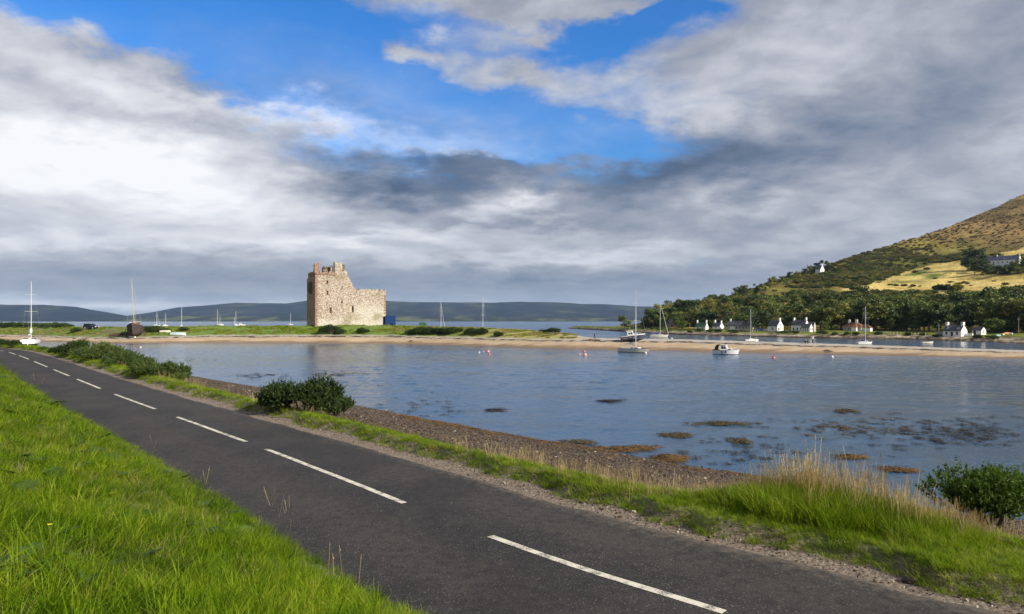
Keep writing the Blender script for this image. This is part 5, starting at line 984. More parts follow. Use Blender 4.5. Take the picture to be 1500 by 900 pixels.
hb, s = house("farmhouse", 1466, 394, -47, "long white farmhouse with dark roofs behind trees above the yellow field", back=8)
L, D, hw, hr = 46 * s, 13 * s, 9 * s, 6 * s; gable_block(hb, L, D, hw, hr, harl, slateb); chimney(hb, L / 2 - .5, 0, hw + hr, .9, .8); chimney(hb, -L * .1, 0, hw + hr, .9, .8)
for a in (-.4, -.28, -.16, -.04, .08, .2, .32, .43): window(hb, 'front', L * a, hw * .6, .9, 1.2, L, D)
for a in (-.3, .1, .3): dormer(hb, L * a, D, hw - .2, hr, 1.3, .9)

# utility poles on the hill and shore
wood = mat("pole_wood", (0.20, 0.17, 0.14), 0.9, 0.3, 3)
for (x, yb, yt, lb) in ((1149, 434, 414, "utility pole standing on the scrub slope above the villa"), (1057, 456, 444, "utility pole in the scrub clearing above the bungalow"), (1375, 494, 475, "wooden pole on the shore beside the dormered cottage"), (1036, 474, 461, "thin pole rising behind the green roofed cottage"), (1183, 399, 386, "thin pole on the ridge by the white gable"), (1492, 490, 466, "pale pole by the end of the tall hedge")):
    p = on_hill(x, yb); hgt = (yb - yt) / 1000 * p.y; e = empty("utility_pole", (p.x, p.y, p.z)); mb = MB(); mb.tube([(0, 0, -.5), (0, 0, hgt)], [.15, .10], 7); mb.build("pole", wood, e); mb = MB(); mb.box(-.5, .5, -.06, .06, hgt - .55, hgt - .43); mb.build("crossarm", wood, e); mb = MB(); mb.lathe([(.04, 0), (.05, .12), (.03, .16)], 6, (0, 0, hgt)); mb.build("insulator", wfr, e); tag(e, lb, "pole")
# garden walls and shore fence
for (xa, ya, xb, yb, lb) in ((1136, 487.5, 1172, 488, "dark garden wall between the steep gabled house and the villa"), (1065, 485.5, 1102, 486.5, "low stone wall in front of the grey bungalow")):
    a = on_hill(xa, ya); b_ = on_hill(xb, yb); mb = MB(); n = 14; d = b_ - a; rz_ = math.atan2(d.y, d.x); w = empty("garden_wall", a, rz_)
    for k in range(n):
        t0, t1 = k / n, (k + 1) / n; L_ = math.hypot(d.x, d.y); zz = d.z * (t0 + t1) / 2; mb = MB(); mb.box(L_ * t0 + .01, L_ * t1 - .01, -.2, .2, zz - .5, zz + .75 + .1 * math.sin(k * 5)); mb.build("stone_block", stonew, w)
    tag(w, lb, "wall")
e0 = on_hill(1283, 490); f = empty("post_fence", e0); tag(f, "row of pale fence posts in front of the conifer stand", "fence")
fp = []
for k in range(15):
    p = on_hill(1283 + k * 5.2, 490 + k * 0.18); q_ = p - e0; fp.append(q_); mb = MB(); mb.box(q_.x - .09, q_.x + .09, q_.y - .09, q_.y + .09, q_.z - .3, q_.z + 1.15); mb.build("post", mat("weathered_post", (0.38, 0.34, 0.28), 0.9, 0.3, 3), f)
for h_ in (.5, .95): mb = MB(); mb.tube([q_ + Vector((0, -.1, h_)) for q_ in fp], .012, 4); mb.build("wire", wood, f)
# ------------------------------------------------------------------ boats
gel = mat("white_gelcoat", (0.78, 0.78, 0.76), 0.35, 0.06, 1.5, spec=0.5); creamg = mat("cream_gelcoat", (0.62, 0.59, 0.50), 0.4, 0.1, 1.5); navy = mat("navy_paint", (0.016, 0.022, 0.055), 0.35, 0.2, 1.5); antif = mat("dark_antifouling", (0.020, 0.024, 0.034), 0.7, 0.3, 2); antir = mat("red_antifouling", (0.13, 0.025, 0.02), 0.7, 0.3, 2)
alu = mat("mast_alloy", (0.62, 0.63, 0.64), 0.4, 0.05, 3); rig = mat("rigging_wire", (0.32, 0.33, 0.35), 0.4, 0.05, 3); cblue = mat("blue_canvas", (0.015, 0.04, 0.14), 0.8, 0.2, 3); cblack = mat("black_canvas", (0.010, 0.010, 0.012), 0.8, 0.2, 3); sailw = mat("furled_sailcloth", (0.70, 0.69, 0.66), 0.8, 0.1, 6); teak = mat("teak", (0.22, 0.13, 0.07), 0.8, 0.3, 4)
def hull_secs(L, B, D, draft, n=15, bow=1.0, stern=0.72, sheer=0.22, full=0.42):
    out = []
    for i in range(n):
        t = i / (n - 1); x = -L / 2 + L * t
        if t < full: b = B / 2 * (stern + (1 - stern) * math.sin(t / full * math.pi / 2))
        else: b = B / 2 * max(0.0, math.cos((t - full) / (1 - full) * math.pi / 2)) ** 0.72
        b = max(b, 0.012); top = D * (1 + sheer * (abs(t - 0.25) * 1.3) ** 2); dr = draft * (0.35 + 0.65 * math.sin(min(1, max(0.02, t * 1.0)) * math.pi) ** 0.6) * (1 if t < 0.9 else (1 - t) * 10 * .8 + .2)
        xo = (L * 0.07 * (t ** 6)) * bow
        sec = [(x, 0.0, -dr), (x, b * 0.45, -dr * 0.75), (x, b * 0.80, -dr * 0.18), (x + xo * .1, b * 0.90, D * 0.10), (x + xo * .35, b * 0.96, top * 0.45), (x + xo, b, top)]
        out.append(sec)
    return out
def full_sec(sec, a, b): s = sec[a:b]; return [(x, -y, z) for x, y, z in reversed(s)] + ([] if s[0][1] > 0.001 else []) + [p for p in s if True]
def make_hull(root, L, B, D, draft, top_m, bot_m, deck_m, **kw):
    S = hull_secs(L, B, D, draft, **kw); mb = MB()
    for sg in (-1, 1): mb.loft([[(x, sg * y, z) for x, y, z in sec[3:]] for sec in S])
    q_ = S[0][3:]; mb.add([(x, -y, z) for x, y, z in q_] + [(x, y, z) for x, y, z in q_], [(0, 1, 4, 3), (1, 2, 5, 4)]); h = mb.build("hull", top_m, root, True)
    mb = MB()
    for sg in (-1, 1): mb.loft([[(x, sg * y, z) for x, y, z in sec[:4]] for sec in S])
    q_ = S[0][:4]; mb.add([(x, -y, z) for x, y, z in q_] + [(x, y, z) for x, y, z in q_], [(0, 1, 5, 4), (1, 2, 6, 5), (2, 3, 7, 6)]); mb.build("underbody", bot_m, root, True)
    mb = MB(); mb.loft([[(s[5][0], -s[5][1] * .985, s[5][2] - .03), (s[5][0], 0, s[5][2] + .02), (s[5][0], s[5][1] * .985, s[5][2] - .03)] for s in S]); mb.build("deck", deck_m, root)
    for sg in (-1, 1):
        mb = MB(); mb.tube([(s[5][0], sg * s[5][1], s[5][2] + .02) for s in S], .035, 5); mb.build("rubbing_strake", kw.get('x', teak), root)
    return S
def cabin_box(root, name, x0, x1, w, z0, h, m, rake=0.5, win=True, tw=0.78):
    mb = MB(); V = [(x0, -w / 2, z0), (x1, -w / 2 * .8, z0), (x1, w / 2 * .8, z0), (x0, w / 2, z0), (x0 + .08, -w / 2 * tw, z0 + h), (x1 - rake, -w / 2 * tw * .8, z0 + h * .92), (x1 - rake, w / 2 * tw * .8, z0 + h * .92), (x0 + .08, w / 2 * tw, z0 + h)]
    mb.add(V, [(3, 2, 1, 0), (4, 5, 6, 7), (0, 1, 5, 4), (1, 2, 6, 5), (2, 3, 7, 6), (3, 0, 4, 7)]); c = mb.build(name, m, root)
    if win:
        for sg in (-1, 1):
            for (a, b_) in ((0.12, 0.42), (0.5, 0.8)):
                def P(t, k): xa = x0 + (x1 - x0) * t; ya = w / 2 * (1 - .2 * t); xb = x0 + .08 + (x1 - rake - x0 - .08) * t; yb = w / 2 * tw * (1 - .2 * t); return (xa + (xb - xa) * k, sg * (ya + (yb - ya) * k + .012), z0 + h * k)
                mb = MB(); mb.add([P(a, .3), P(b_, .3), P(b_, .75), P(a, .75)], [(0, 1, 2, 3)]); q_ = [(x, y - sg * .03, z) for x, y, z in mb.v]; mb.add(q_, [(3, 2, 1, 0)]); mb.f += [(i, (i + 1) % 4, (i + 1) % 4 + 4, i + 4) for i in range(4)]; mb.mi += [0] * 4; mb.build("cabin_window", glass, c)
    return c
def yacht(loc, rz, L, mast, label, hullm=gel, botm=antif, cover=None, furl=True, name="moored_yacht", group=None, heel=0.0, beamy=1.0, simple=False, rr=1.0, sheer_stripe=None):
    e = empty(name, loc, R(rz), rx=R(heel)); B = L * 0.31 * beamy; D = L * 0.115; S = make_hull(e, L, B, D, L * 0.06, hullm, botm, gel)
    if sheer_stripe:
        for sg in (-1, 1):
            mb = MB(); mb.loft([[(s[4][0] * .4 + s[5][0] * .6, sg * (s[4][1] * .4 + s[5][1] * .6 + .012), s[4][2] * .4 + s[5][2] * .6), (s[4][0] * .15 + s[5][0] * .85, sg * (s[4][1] * .15 + s[5][1] * .85 + .012), s[4][2] * .15 + s[5][2] * .85)] for s in S]); mb.build("sheer_stripe", sheer_stripe, e)
    cabin_box(e, "coachroof", -L * .12, L * .27, B * .58, D * .98, L * .055, gel, L * .08, not simple)
    mb = MB(); mb.box(-L * .40, -L * .14, -B * .27, B * .27, D * .98, D + L * .028); mb.build("cockpit_coaming", gel, e)
    mx = L * .08; mb = MB(); mb.tube([(mx, 0, D), (mx, 0, D + mast * .6), (mx, 0, mast)], [.075 * rr, .07 * rr, .05 * rr], 7); m_ = mb.build("mast", alu, e)
    for hh in ((.45, .72) if mast > 9 else (.55,)): mb = MB(); mb.tube([(mx - .1, -B * .30, D + mast * hh), (mx, 0, D + mast * hh + .02), (mx - .1, B * .30, D + mast * hh)], .03 * rr, 5); mb.build("spreader", alu, m_)
    mb = MB(); mb.tube([(mx - .05, 0, D + L * .13), (-L * .36, 0, D + L * .135)], .05, 6); bo = mb.build("boom", alu, e)
    mb = MB(); mb.tube([(mx - .1, 0, D + L * .155), (mx - L * .12, 0, D + L * .165), (-L * .35, 0, D + L * .145)], [.17, .15, .08], 8); mb.build("sail_cover", cover or sailw, bo)
    bowx = S[-1][5][0] - .15; zb = S[-1][5][2]
    mb = MB(); mb.tube([(bowx, 0, zb), (mx + .05, 0, mast * .96)], .012 * rr, 4); mb.build("forestay", rig, e)
    if furl: mb = MB(); mb.tube([(bowx - .02, 0, zb + .35), (bowx + (mx - bowx) * .45, 0, zb + (mast * .96 - zb) * .45), (bowx + (mx - bowx) * .92, 0, zb + (mast * .96 - zb) * .92)], [.085, .065, .03], 6); mb.build("furled_jib", sailw, e)
    mb = MB(); mb.tube([(-L * .49, 0, D), (mx, 0, mast)], .011 * rr, 4); mb.build("backstay", rig, e)
    for sg in (-1, 1): mb = MB(); mb.tube([(mx - .15, sg * B * .46, D), (mx - .1, sg * B * .30, D + mast * .45), (mx, 0, mast * .97)], .010 * rr, 4); mb.build("shroud", rig, e)
    if not simple:
        for sg in (-1, 1):
            mb = MB(); pts = [(s[5][0], sg * s[5][1] * .95, s[5][2]) for s in S[1:-1:3]]
            for p_ in pts: mb.tube([p_, (p_[0], p_[1], p_[2] + .6)], .015, 4)
            mb.tube([(p_[0], p_[1], p_[2] + .6) for p_ in pts], .012, 4); mb.build("guardrail", rig, e)
        mb = MB(); mb.box(-L * .505, -L * .49, -.12, .12, -L * .05, D * .85); mb.build("rudder", gel, e)
        if cover: mb = MB(); mb.prism([(-L * .16, D + L * .02), (-L * .04, D + L * .05), (-L * .06, D + L * .125), (-L * .15, D + L * .13)], -B * .26, B * .26); mb.build("spray_hood", cover, e)
    return tag(e, label, "yacht", group)
def afloat(x, y): X, Y = at_z(x, y, WZ); return Vector((X, Y, WZ + .02))
def px_m(p, n): return n * p.y / 1000
# boats in and beside the lagoon
p = afloat(928, 516.5); yacht(p, -38, 6.4, px_m(p, 516 - 424), "white yacht moored in the lagoon just off the sand, bare tall mast", hullm=creamg, cover=None, furl=False, sheer_stripe=None)
p = afloat(965, 494); yacht(p, -8, px_m(p, 25), px_m(p, 494 - 441), "cream hulled yacht beyond the spit with blue sail cover and furled jib", hullm=creamg, cover=cblue, furl=True)
p = afloat(1101, 500); yacht(p, 200, px_m(p, 21), px_m(p, 500 - 453), "small white yacht with dark stern floating behind the spit near the bungalow", cover=cblack, furl=False)
p = afloat(1266, 504); yacht(p, 15, px_m(p, 25), px_m(p, 504 - 449), "yacht with blue cockpit cover and spray hood lying behind the spit", hullm=gel, cover=cblue, furl=False, sheer_stripe=navy)
# beached beamy yacht by the road
X, Y = at_z(45, 507, -2.75); bp = Vector((X, Y, -2.75 + .55)); e = yacht(bp, 117, 8.2, (507 - 412) / 1000 * Y - .5, "broad white yacht aground on the shore, stern to the road", cover=None, furl=False, name="beached_yacht", beamy=1.62, rr=1.0)
for sg in (-1, 1): mb = MB(); mb.box(-1.2, 1.4, sg * 1.0 - .12, sg * 1.0 + .12, -1.0, -.2); mb.build("bilge_keel", antif, e)
for sg in (-1, 1): mb = MB(); mb.box(-1.30, -1.05, sg * .75 - .5, sg * .75 + .5, 1.05, 1.38); mb.build("saloon_window", glass, e)
mb = MB(); mb.tube([(.2, 0, 2.6), (.2, 0, 3.6)], .28, 8); mb.build("sail_bundle", sailw, e)
# distant moorings: a line of masts on the loch
FAR = [(229, 478, 457, "yacht with a furled white jib on the loch behind the wooden boat"), (242, 478, 459, "slim masted yacht on the loch behind the upturned dinghies"), (266, 478.5, 449.5, "tall masted yacht on the loch above the pale dinghy"), (319, 477.5, 453, "dark hulled yacht, taller of two masts on the loch before the castle"), (323, 477, 462, "shorter masted yacht close beside the dark hulled one"), (346, 477, 456, "yacht moored just behind the white motor launch"), (343, 477.5, 465, "small yacht with a short mast behind the white launch"), (425, 476.5, 458, "lone yacht moored on the loch near the castle gable")]
for i, (x, y, t, lb) in enumerate(FAR):
    p = afloat(x, y); p = Vector((p.x, p.y, WZ)); yacht(p, 20 + 47 * i, px_m(p, 9), px_m(p, y - t), lb, hullm=navy if i == 3 else gel, furl=i in (0, 2), simple=True, group="yachts moored on the loch", rr=2.2)
for (x, yb, yt, Y, lb) in ((645, 488, 441, 372.0, "yacht behind the gorse clump, only its mast and furled jib show"), (708.5, 488, 437, 360.0, "yacht behind the spit with one slim dark mast above the gorse pair")):
    p = Vector(((x - 750) / 1000 * Y, Y, WZ)); yacht(p, 70 if x < 700 else 120, 10.5, (HZ - yt) / 1000 * Y + H - WZ, lb, cover=cblue, furl=x < 700, group=None, rr=1.5)
def motor_boat(loc, rz, L, label, top_m, bot_m, canopy=None, heel=0, pitch=0, stripe=None, fly=True):
    e = empty("motor_boat", loc, R(rz), rx=R(heel), ry=R(pitch)); B = L * .40; D = L * .17; S = make_hull(e, L, B, D, L * .05, top_m, bot_m, gel, stern=.9, full=.5, sheer=.35)
    if stripe:
        for sg in (-1, 1): mb = MB(); mb.loft([[(s[3][0], sg * (s[3][1] + .02), s[3][2] + .02), (s[4][0] * .3 + s[5][0] * .7, sg * (s[4][1] * .3 + s[5][1] * .7 + .015), s[4][2] * .3 + s[5][2] * .7)] for s in S]); mb.build("hull_stripe", stripe, e)
    cabin_box(e, "fore_cabin", L * .02, L * .36, B * .66, D * 1.0, L * .085, gel, L * .14)
    cabin_box(e, "wheelhouse", -L * .20, L * .14, B * .74, D * 1.0, L * .21, gel, L * .12, tw=.84)
    mb = MB(); mb.box(-L * .24, L * .05, -B * .36, B * .36, D + L * .212, D + L * .235); mb.build("wheelhouse_roof", gel, e)
    if canopy: mb = MB(); mb.prism([(-L * .44, D + .02), (-L * .40, D + L * .17), (-L * .33, D + L * .235), (-L * .21, D + L * .24), (-L * .21, D + L * .20), (-L * .31, D + L * .18), (-L * .34, D + .02)], -B * .40, B * .40); mb.build("cockpit_canopy", canopy, e)
    mb = MB(); mb.tube([(-L * .08, 0, D + L * .23), (-L * .08, 0, D + L * .42)], .02, 5); mb.build("aerial", wfr, e)
    mb = MB()
    for sg in (-1, 1):
        pts = [(s[5][0], sg * s[5][1] * .93, s[5][2]) for s in S[8:14:2]]
        for p_ in pts: mb.tube([p_, (p_[0], p_[1], p_[2] + .45)], .016, 4)
        mb.tube([(p_[0], p_[1], p_[2] + .45) for p_ in pts], .016, 4)
    mb.build("bow_rail", alu, e)
    for k, sg in enumerate((-1, -1)): mb = MB(); mb.lathe([(.05, 0), (.10, .08), (.10, .42), (.05, .5)], 8, (-L * .12 + k * L * .16, sg * (B / 2 + .08), D * .35)); mb.build("fender", navy, e)
    mb = MB(); mb.box(-L * .53, -L * .49, -.18, .18, -.2, D * .9); mb.box(-L * .535, -L * .49, -.2, .2, D * .9, D * 1.2); mb.build("outboard_motor", cblack, e)
    return tag(e, label, "boat")
p = afloat(1063, 519.5); motor_boat(p, -28, px_m(p, 31) * 1.12, "white motor cruiser with a black cockpit canopy floating off the sand", gel, antif, cblack)
s_ = on_spit(927, 500.5); motor_boat(Vector((s_.x, s_.y, s_.z + .35)), -14, px_m(s_, 33), "dark blue and white cabin cruiser lying tilted on the sand spit", gel, navy, None, heel=-12, pitch=-7, stripe=navy)
p = afloat(353, 478.2); b = motor_boat(p, 10, 9.0, "white motor launch on the loch among the moored masts", gel, antif, None)
def dinghy(loc, rz, L, label, m, up=False, name="rowing_boat", ins=None):
    e = empty(name, loc, R(rz), rx=R(180) if up else 0.0); S = hull_secs(L, L * .40, L * .16, L * .03, stern=.78); mb = MB()
    for sg in (-1, 1): mb.loft([[(x, sg * y, z) for x, y, z in sec] for sec in S])
    q_ = S[0]; mb.add([(x, -y, z) for x, y, z in q_] + [(x, y, z) for x, y, z in q_], [(i, i + 1, i + 7, i + 6) for i in range(5)]); mb.build("hull", m, e, True)
    mb = MB()
    for sg in (-1, 1): mb.loft([[(x * .97, sg * max(y - .04, .004), z + .04) for x, y, z in sec] for sec in S])
    mb.build("inner_lining", ins or teak, e, True)
    for t in (4, 8): s = S[t]; mb = MB(); mb.box(s[5][0] - .14, s[5][0] + .14, -s[5][1] * .94, s[5][1] * .94, s[5][2] * .68, s[5][2] * .68 + .04); mb.build("thwart", teak, e)
    for sg in (-1, 1): mb = MB(); mb.tube([(s[5][0], sg * s[5][1], s[5][2]) for s in S], .03, 5); mb.build("gunwale", teak if m != teak else gel, e)
    mb = MB(); mb.box(-L * .3, L * .3, -.03, .03, -L * .03 - .06, -L * .03 + .02); mb.build("keel_strip", teak, e)
    return tag(e, label, "boat")
p = afloat(1358, 503.5); dinghy(p, 3, px_m(p, 17), "pale open rowing boat floating between the spit and the cottage shore", creamg)
for (x, y, L, rz, m, up, lb, nm) in ((242, 487, 3.0, 8, creamg, True, "cream upturned dinghy on the turf beside the gorse", "upturned_dinghy"), (261, 491, 4.3, 4, mat("pale_green_paint", (0.42, 0.52, 0.52), 0.5, 0.15, 2), True, "pale green upturned dinghy on the turf above the sand", "upturned_dinghy"), (194, 494.5, 1.9, 0, gel, True, "little white tender lying below the wooden boat", "tender")):
    q_ = on_spit(x, y); dinghy(Vector((q_.x, q_.y, q_.z + L * .16 + .02)), rz, L, lb, m, up, nm)
for i, (x, y, rz, m, lb) in enumerate([(1462, 492.8, 20, mat("turquoise_paint", (0.20, 0.42, 0.42), 0.5), "turquoise boat drawn up on the grass below the tall hedge"), (1469, 491.3, 40, mat("yellow_paint", (0.62, 0.55, 0.22), 0.5), "yellow boat drawn up on the grass below the tall hedge"), (1475, 489.6, 10, mat("orange_paint", (0.55, 0.20, 0.04), 0.5), "orange boat drawn up on the grass by the hedge end"), (1481, 490, 50, gel, "white boat drawn up on the grass by the hedge end")]):
    q_ = on_hill(x, y); dinghy(Vector((q_.x, q_.y, q_.z + .45)), rz, 2.6, lb, m, True, "upturned_dinghy")
# old wooden boat on the shore, masts still standing
q_ = on_spit(198, 492.5); tar = mat("tarred_planks", (0.060, 0.045, 0.045), 0.85, 0.5, 2.5, bump=0.5, bscale=8); wr = mat("rotten_timber", (0.075, 0.045, 0.038), 0.9, 0.5, 3, bump=0.6, bscale=10); ochre = mat("varnished_deckhouse", (0.24, 0.10, 0.055), 0.7, 0.4, 3)
k_ = q_.y / 1000; ow = empty("wooden_boat", Vector((q_.x, q_.y, q_.z + .85)), R(-68), rx=R(3)); L, B, D = 11.0, 4.4, 2.0
S = make_hull(ow, L, B, D, .95, tar, wr, teak, sheer=.55, stern=.6)
for sg in (-1, 1):
    for f_ in (.2, .45, .7, .92):
        mb = MB(); mb.tube([(s[3][0] + (s[5][0] - s[3][0]) * f_, sg * (s[3][1] + (s[5][1] - s[3][1]) * f_ + .012), s[3][2] + (s[5][2] - s[3][2]) * f_) for s in S], .03, 4); mb.build("strake", wr, ow)
cabin_box(ow, "deckhouse", -3.2, .4, 2.5, D + .02, 1.25, ochre, .4); mb = MB(); mb.box(-3.4, .2, -1.35, 1.35, D + 1.28, D + 1.38); mb.build("deckhouse_roof", gel, ow); mb = MB(); mb.box(1.2, 2.6, -.6, .6, D + .02, D + .5); mb.build("fore_hatch", gel, ow)
mh = (492 - 411) * k_ - .4; mb = MB(); mb.tube([(1.0, 0, D), (1.0, 0, mh * .9), (1.0, 0, mh)], [.11, .08, .04], 7); m_ = mb.build("main_mast", mat("varnished_spar", (0.45, 0.36, 0.20), 0.6, 0.2, 3), ow); mb = MB(); mb.tube([(-2.6, .1, D), (-2.6, .1, mh * .42)], [.08, .04], 6); mb.build("mizzen_mast", wr, ow)
mb = MB(); mb.tube([(1.0, 0, mh * .80), (-.55, .5, mh * .84), (-.2, .3, D + 1.2)], [.03, .03, .03], 5); mb.build("halyard", rig, ow)
for sg in (-1, 1): mb = MB(); mb.tube([(.6, sg * B * .47, D), (1.0, 0, mh * .93)], .022, 4); mb.build("shroud", rig, ow)
mb = MB(); mb.tube([(5.2, 0, D + .6), (1.0, 0, mh * .95)], .02, 4); mb.build("forestay", rig, ow)
for sx in (-2.5, 2.2):
    for sg in (-1, 1): mb = MB(); mb.tube([(sx, sg * 2.0, D * .7), (sx, sg * 2.9, -1.2)], .09, 6); mb.build("shore_prop", wr, ow)
tag(ow, "old dark wooden boat propped up on the shore with masts and deckhouse", "boat")
# wreck timbers beside it
wk = on_spit(177, 493); w_ = empty("wreck", wk, R(6)); tag(w_, "collapsed dark hull timbers lying beside the old wooden boat", "wreck")
mb = MB(); mb.tube([(-3.2, 0, .15), (-1, .1, .35), (1.2, 0, .55), (3.2, -.1, .95)], [.16, .2, .2, .12], 6); mb.build("keel", wr, w_)
for k in range(9):
    x = -2.8 + .68 * k; z0 = .1 + .1 * k; r_ = random.Random(k); hh = .55 + .5 * r_.random()
    for sg in (-1, 1): mb = MB(); mb.tube([(x, 0, z0), (x + .1, sg * .7, z0 + .1), (x + .15, sg * 1.1, z0 + hh)], [.09, .08, .05], 5); mb.build("rib", wr, w_)
for k in range(4): mb = MB(); mb.box(-2.9, 2.6 - .4 * k, -1.02 - .02 * k, -.96 - .02 * k, .25 + .2 * k, .42 + .2 * k, Matrix.Rotation(R(-8), 4, 'Y')); mb.build("plank", wr, w_)

# ------------------------------------------------------------------ buoys
bcol = {'red': mat("red_buoy", (0.55, 0.03, 0.02), 0.5, .15, 4), 'pink': mat("pink_buoy", (0.62, 0.16, 0.16), 0.5, .15, 4), 'white': mat("white_buoy", (0.75, 0.74, 0.7), 0.5, .1, 4), 'purple': mat("mauve_buoy", (0.36, 0.18, 0.42), 0.5, .15, 4), 'orange': mat("orange_buoy", (0.62, 0.30, 0.16), 0.5, .15, 4)}
for (x, y, d, c, lb) in ((702, 517, 3, 'white', "tiny white buoy beside the mauve one on the lagoon"), (708, 515.5, 3, 'purple', "mauve buoy between the white and pink buoys"), (715, 516, 6, 'pink', "larger pink buoy on the lagoon off the spit"), (716.5, 519.5, 4.5, 'red', "small red buoy touching the larger pink one"), (849, 519.5, 3, 'orange', "tiny orange float beside the red and pale orange buoys"), (855.5, 515.5, 5, 'red', "red buoy behind the pale orange one off the sand"), (857, 521, 6.5, 'orange', "pale orange buoy in front of the red one off the sand"), (946, 518.5, 4.5, 'white', "white mooring buoy at the bow of the lagoon yacht"), (1133, 525, 6, 'red', "red buoy by itself beyond the motor cruiser"), (1219, 524, 5, 'white', "white buoy in the lagoon off the dark driftwood"), (984, 497, 3.5, 'white', "white buoy behind the spit near the cream hulled yacht"), (206, 509.5, 3, 'white', "tiny white float near the gorse row"), (1107, 501.5, 5.5, 'white', "white buoy beside the small yacht with the dark stern")):
    p = afloat(x, y); r_ = px_m(p, d) * .40; e = empty("buoy", Vector((p.x, p.y, WZ)), x); mb = MB(); mb.lathe([(r_ * .3, -r_ * .5), (r_ * .85, -r_ * .2), (r_, r_ * .25), (r_ * .92, r_ * .7), (r_ * .6, r_ * 1.15), (r_ * .25, r_ * 1.35), (r_ * .2, r_ * 1.5)], 14); mb.build("float", bcol[c], e, True)
    mb = MB(); mb.tube([(r_ * .22 * math.cos(t * .63), 0, r_ * 1.6 + r_ * .22 * math.sin(t * .63)) for t in range(10)], r_ * .06, 5); mb.build("eye_ring", rig, e); mb = MB(); mb.lathe([(r_ * .97, 0), (r_ * 1.03, r_ * .12), (r_ * .97, r_ * .24)], 14, (0, 0, r_ * .2)); mb.build("band", bcol['white'] if c != 'white' else bcol['red'], e); tag(e, lb, "buoy")

# ------------------------------------------------------------------ driftwood on the sand
for (x, y, lb) in ((1213, 515.5, "dark driftwood stump on the sand near the white buoy"), (866, 498.5, "reddish bundle lying on the sand behind the walker"), (602, 500.5, "dark branch with seaweed strewn on the beach below the gorse clump")):
    q_ = on_spit(x, y); e = empty("driftwood", q_, x); r_ = random.Random(int(x))
    for k in range(5): mb = MB(); a = r_.uniform(0, 3.1); l = r_.uniform(.4, 1.0); mb.tube([(-l * math.cos(a), -l * math.sin(a), .08), (0, 0, .2 + .1 * r_.random()), (l * math.cos(a + .4), l * math.sin(a + .4), .1 + .25 * r_.random())], [.05, .12, .04], 6); mb.build("branch", wr if x != 866 else ochre, e)
    tag(e, lb, "driftwood")

# ------------------------------------------------------------------ cars
def car(loc, rz, label, paint, L=4.5, Wd=1.8, Ht=1.72):
    e = empty("parked_car", loc, R(rz)); h = L / 2; low = [(-h, .35), (-h + .05, .85), (-h + .12, 1.0), (h - 1.35, 1.02), (h - .25, .88), (h - .05, .7), (h, .35)]
    mb = MB(); mb.prism(low, -Wd / 2, Wd / 2); mb.build("body", paint, e)
    prof = [(-h + .12, 1.002), (-h + .35, Ht - .05), (-h + .8, Ht), (h - 2.0, Ht - .03), (h - 1.35, 1.022)]; mb = MB(); mb.prism(prof, -Wd / 2 + .08, Wd / 2 - .08); cb = mb.build("cabin", paint, e)
    for sg in (-1, 1):
        for (x0, x1) in ((-h + .55, -h + 1.55), (-h + 1.65, h - 1.75)): mb = MB(); mb.box(x0, x1, sg * (Wd / 2 - .08) - .012, sg * (Wd / 2 - .08) + .012, 1.1, Ht - .16); mb.build("window", glass, cb)
    mb = MB(); M = Matrix.Translation((h - 1.66, 0, 1.36)) @ Matrix.Rotation(R(-47), 4, 'Y'); mb.box(-.02, .02, -Wd / 2 + .18, Wd / 2 - .18, -.36, .36, M); mb.build("windscreen", glass, cb)
    for x in (-h + .85, h - .85):
        for sg in (-1, 1):
            mb = MB(); A = Matrix.Translation((x, sg * (Wd / 2 - .12), .35)) @ Matrix.Rotation(R(90), 4, 'X'); b0 = len(mb.v); mb.lathe([(.22, -.12), (.35, -.11), (.35, .11), (.22, .12)], 16); mb.v = [tuple(A @ Vector(v)) for v in mb.v]; w = mb.build("wheel", cblack, e)
            mb = MB(); mb.lathe([(.20, -.125), (.21, .125)], 12); mb.v = [tuple(A @ Vector(v)) for v in mb.v]; mb.build("rim", alu, w)
    for sg in (-1, 1): mb = MB(); mb.box(h - .12, h + .01, sg * (Wd / 2 - .35) - .2, sg * (Wd / 2 - .35) + .2, .66, .82); mb.build("headlight", wfr, e); mb = MB(); mb.box(-h - .01, -h + .1, sg * (Wd / 2 - .18) - .12, sg * (Wd / 2 - .18) + .12, .75, .98); mb.build("tail_light", bcol['red'], e)
    mb = MB(); mb.box(h - .1, h + .05, -Wd / 2 + .05, Wd / 2 - .05, .3, .55); mb.build("bumper", cblack, e); mb = MB(); mb.box(-h - .05, -h + .1, -Wd / 2 + .05, Wd / 2 - .05, .3, .55); mb.build("bumper", cblack, e)
    return tag(e, label, "car")
q_ = on_spit(133.5, 482.3); car(Vector((q_.x, q_.y, q_.z + .02)), -14, "dark blue estate car parked on the turf by the loch", mat("dark_car_paint", (0.018, 0.022, 0.040), 0.3, .1, 1, spec=.6), 4.7, 1.85, 1.75)
q_ = on_hill(1115, 486.6); car(Vector((q_.x, q_.y, q_.z + .25)), -25, "blue car parked between the bungalow and the steep gabled house", mat("blue_car_paint", (0.05, 0.08, 0.16), 0.3, .1, 1, spec=.6), 4.2, 1.75, 1.5)

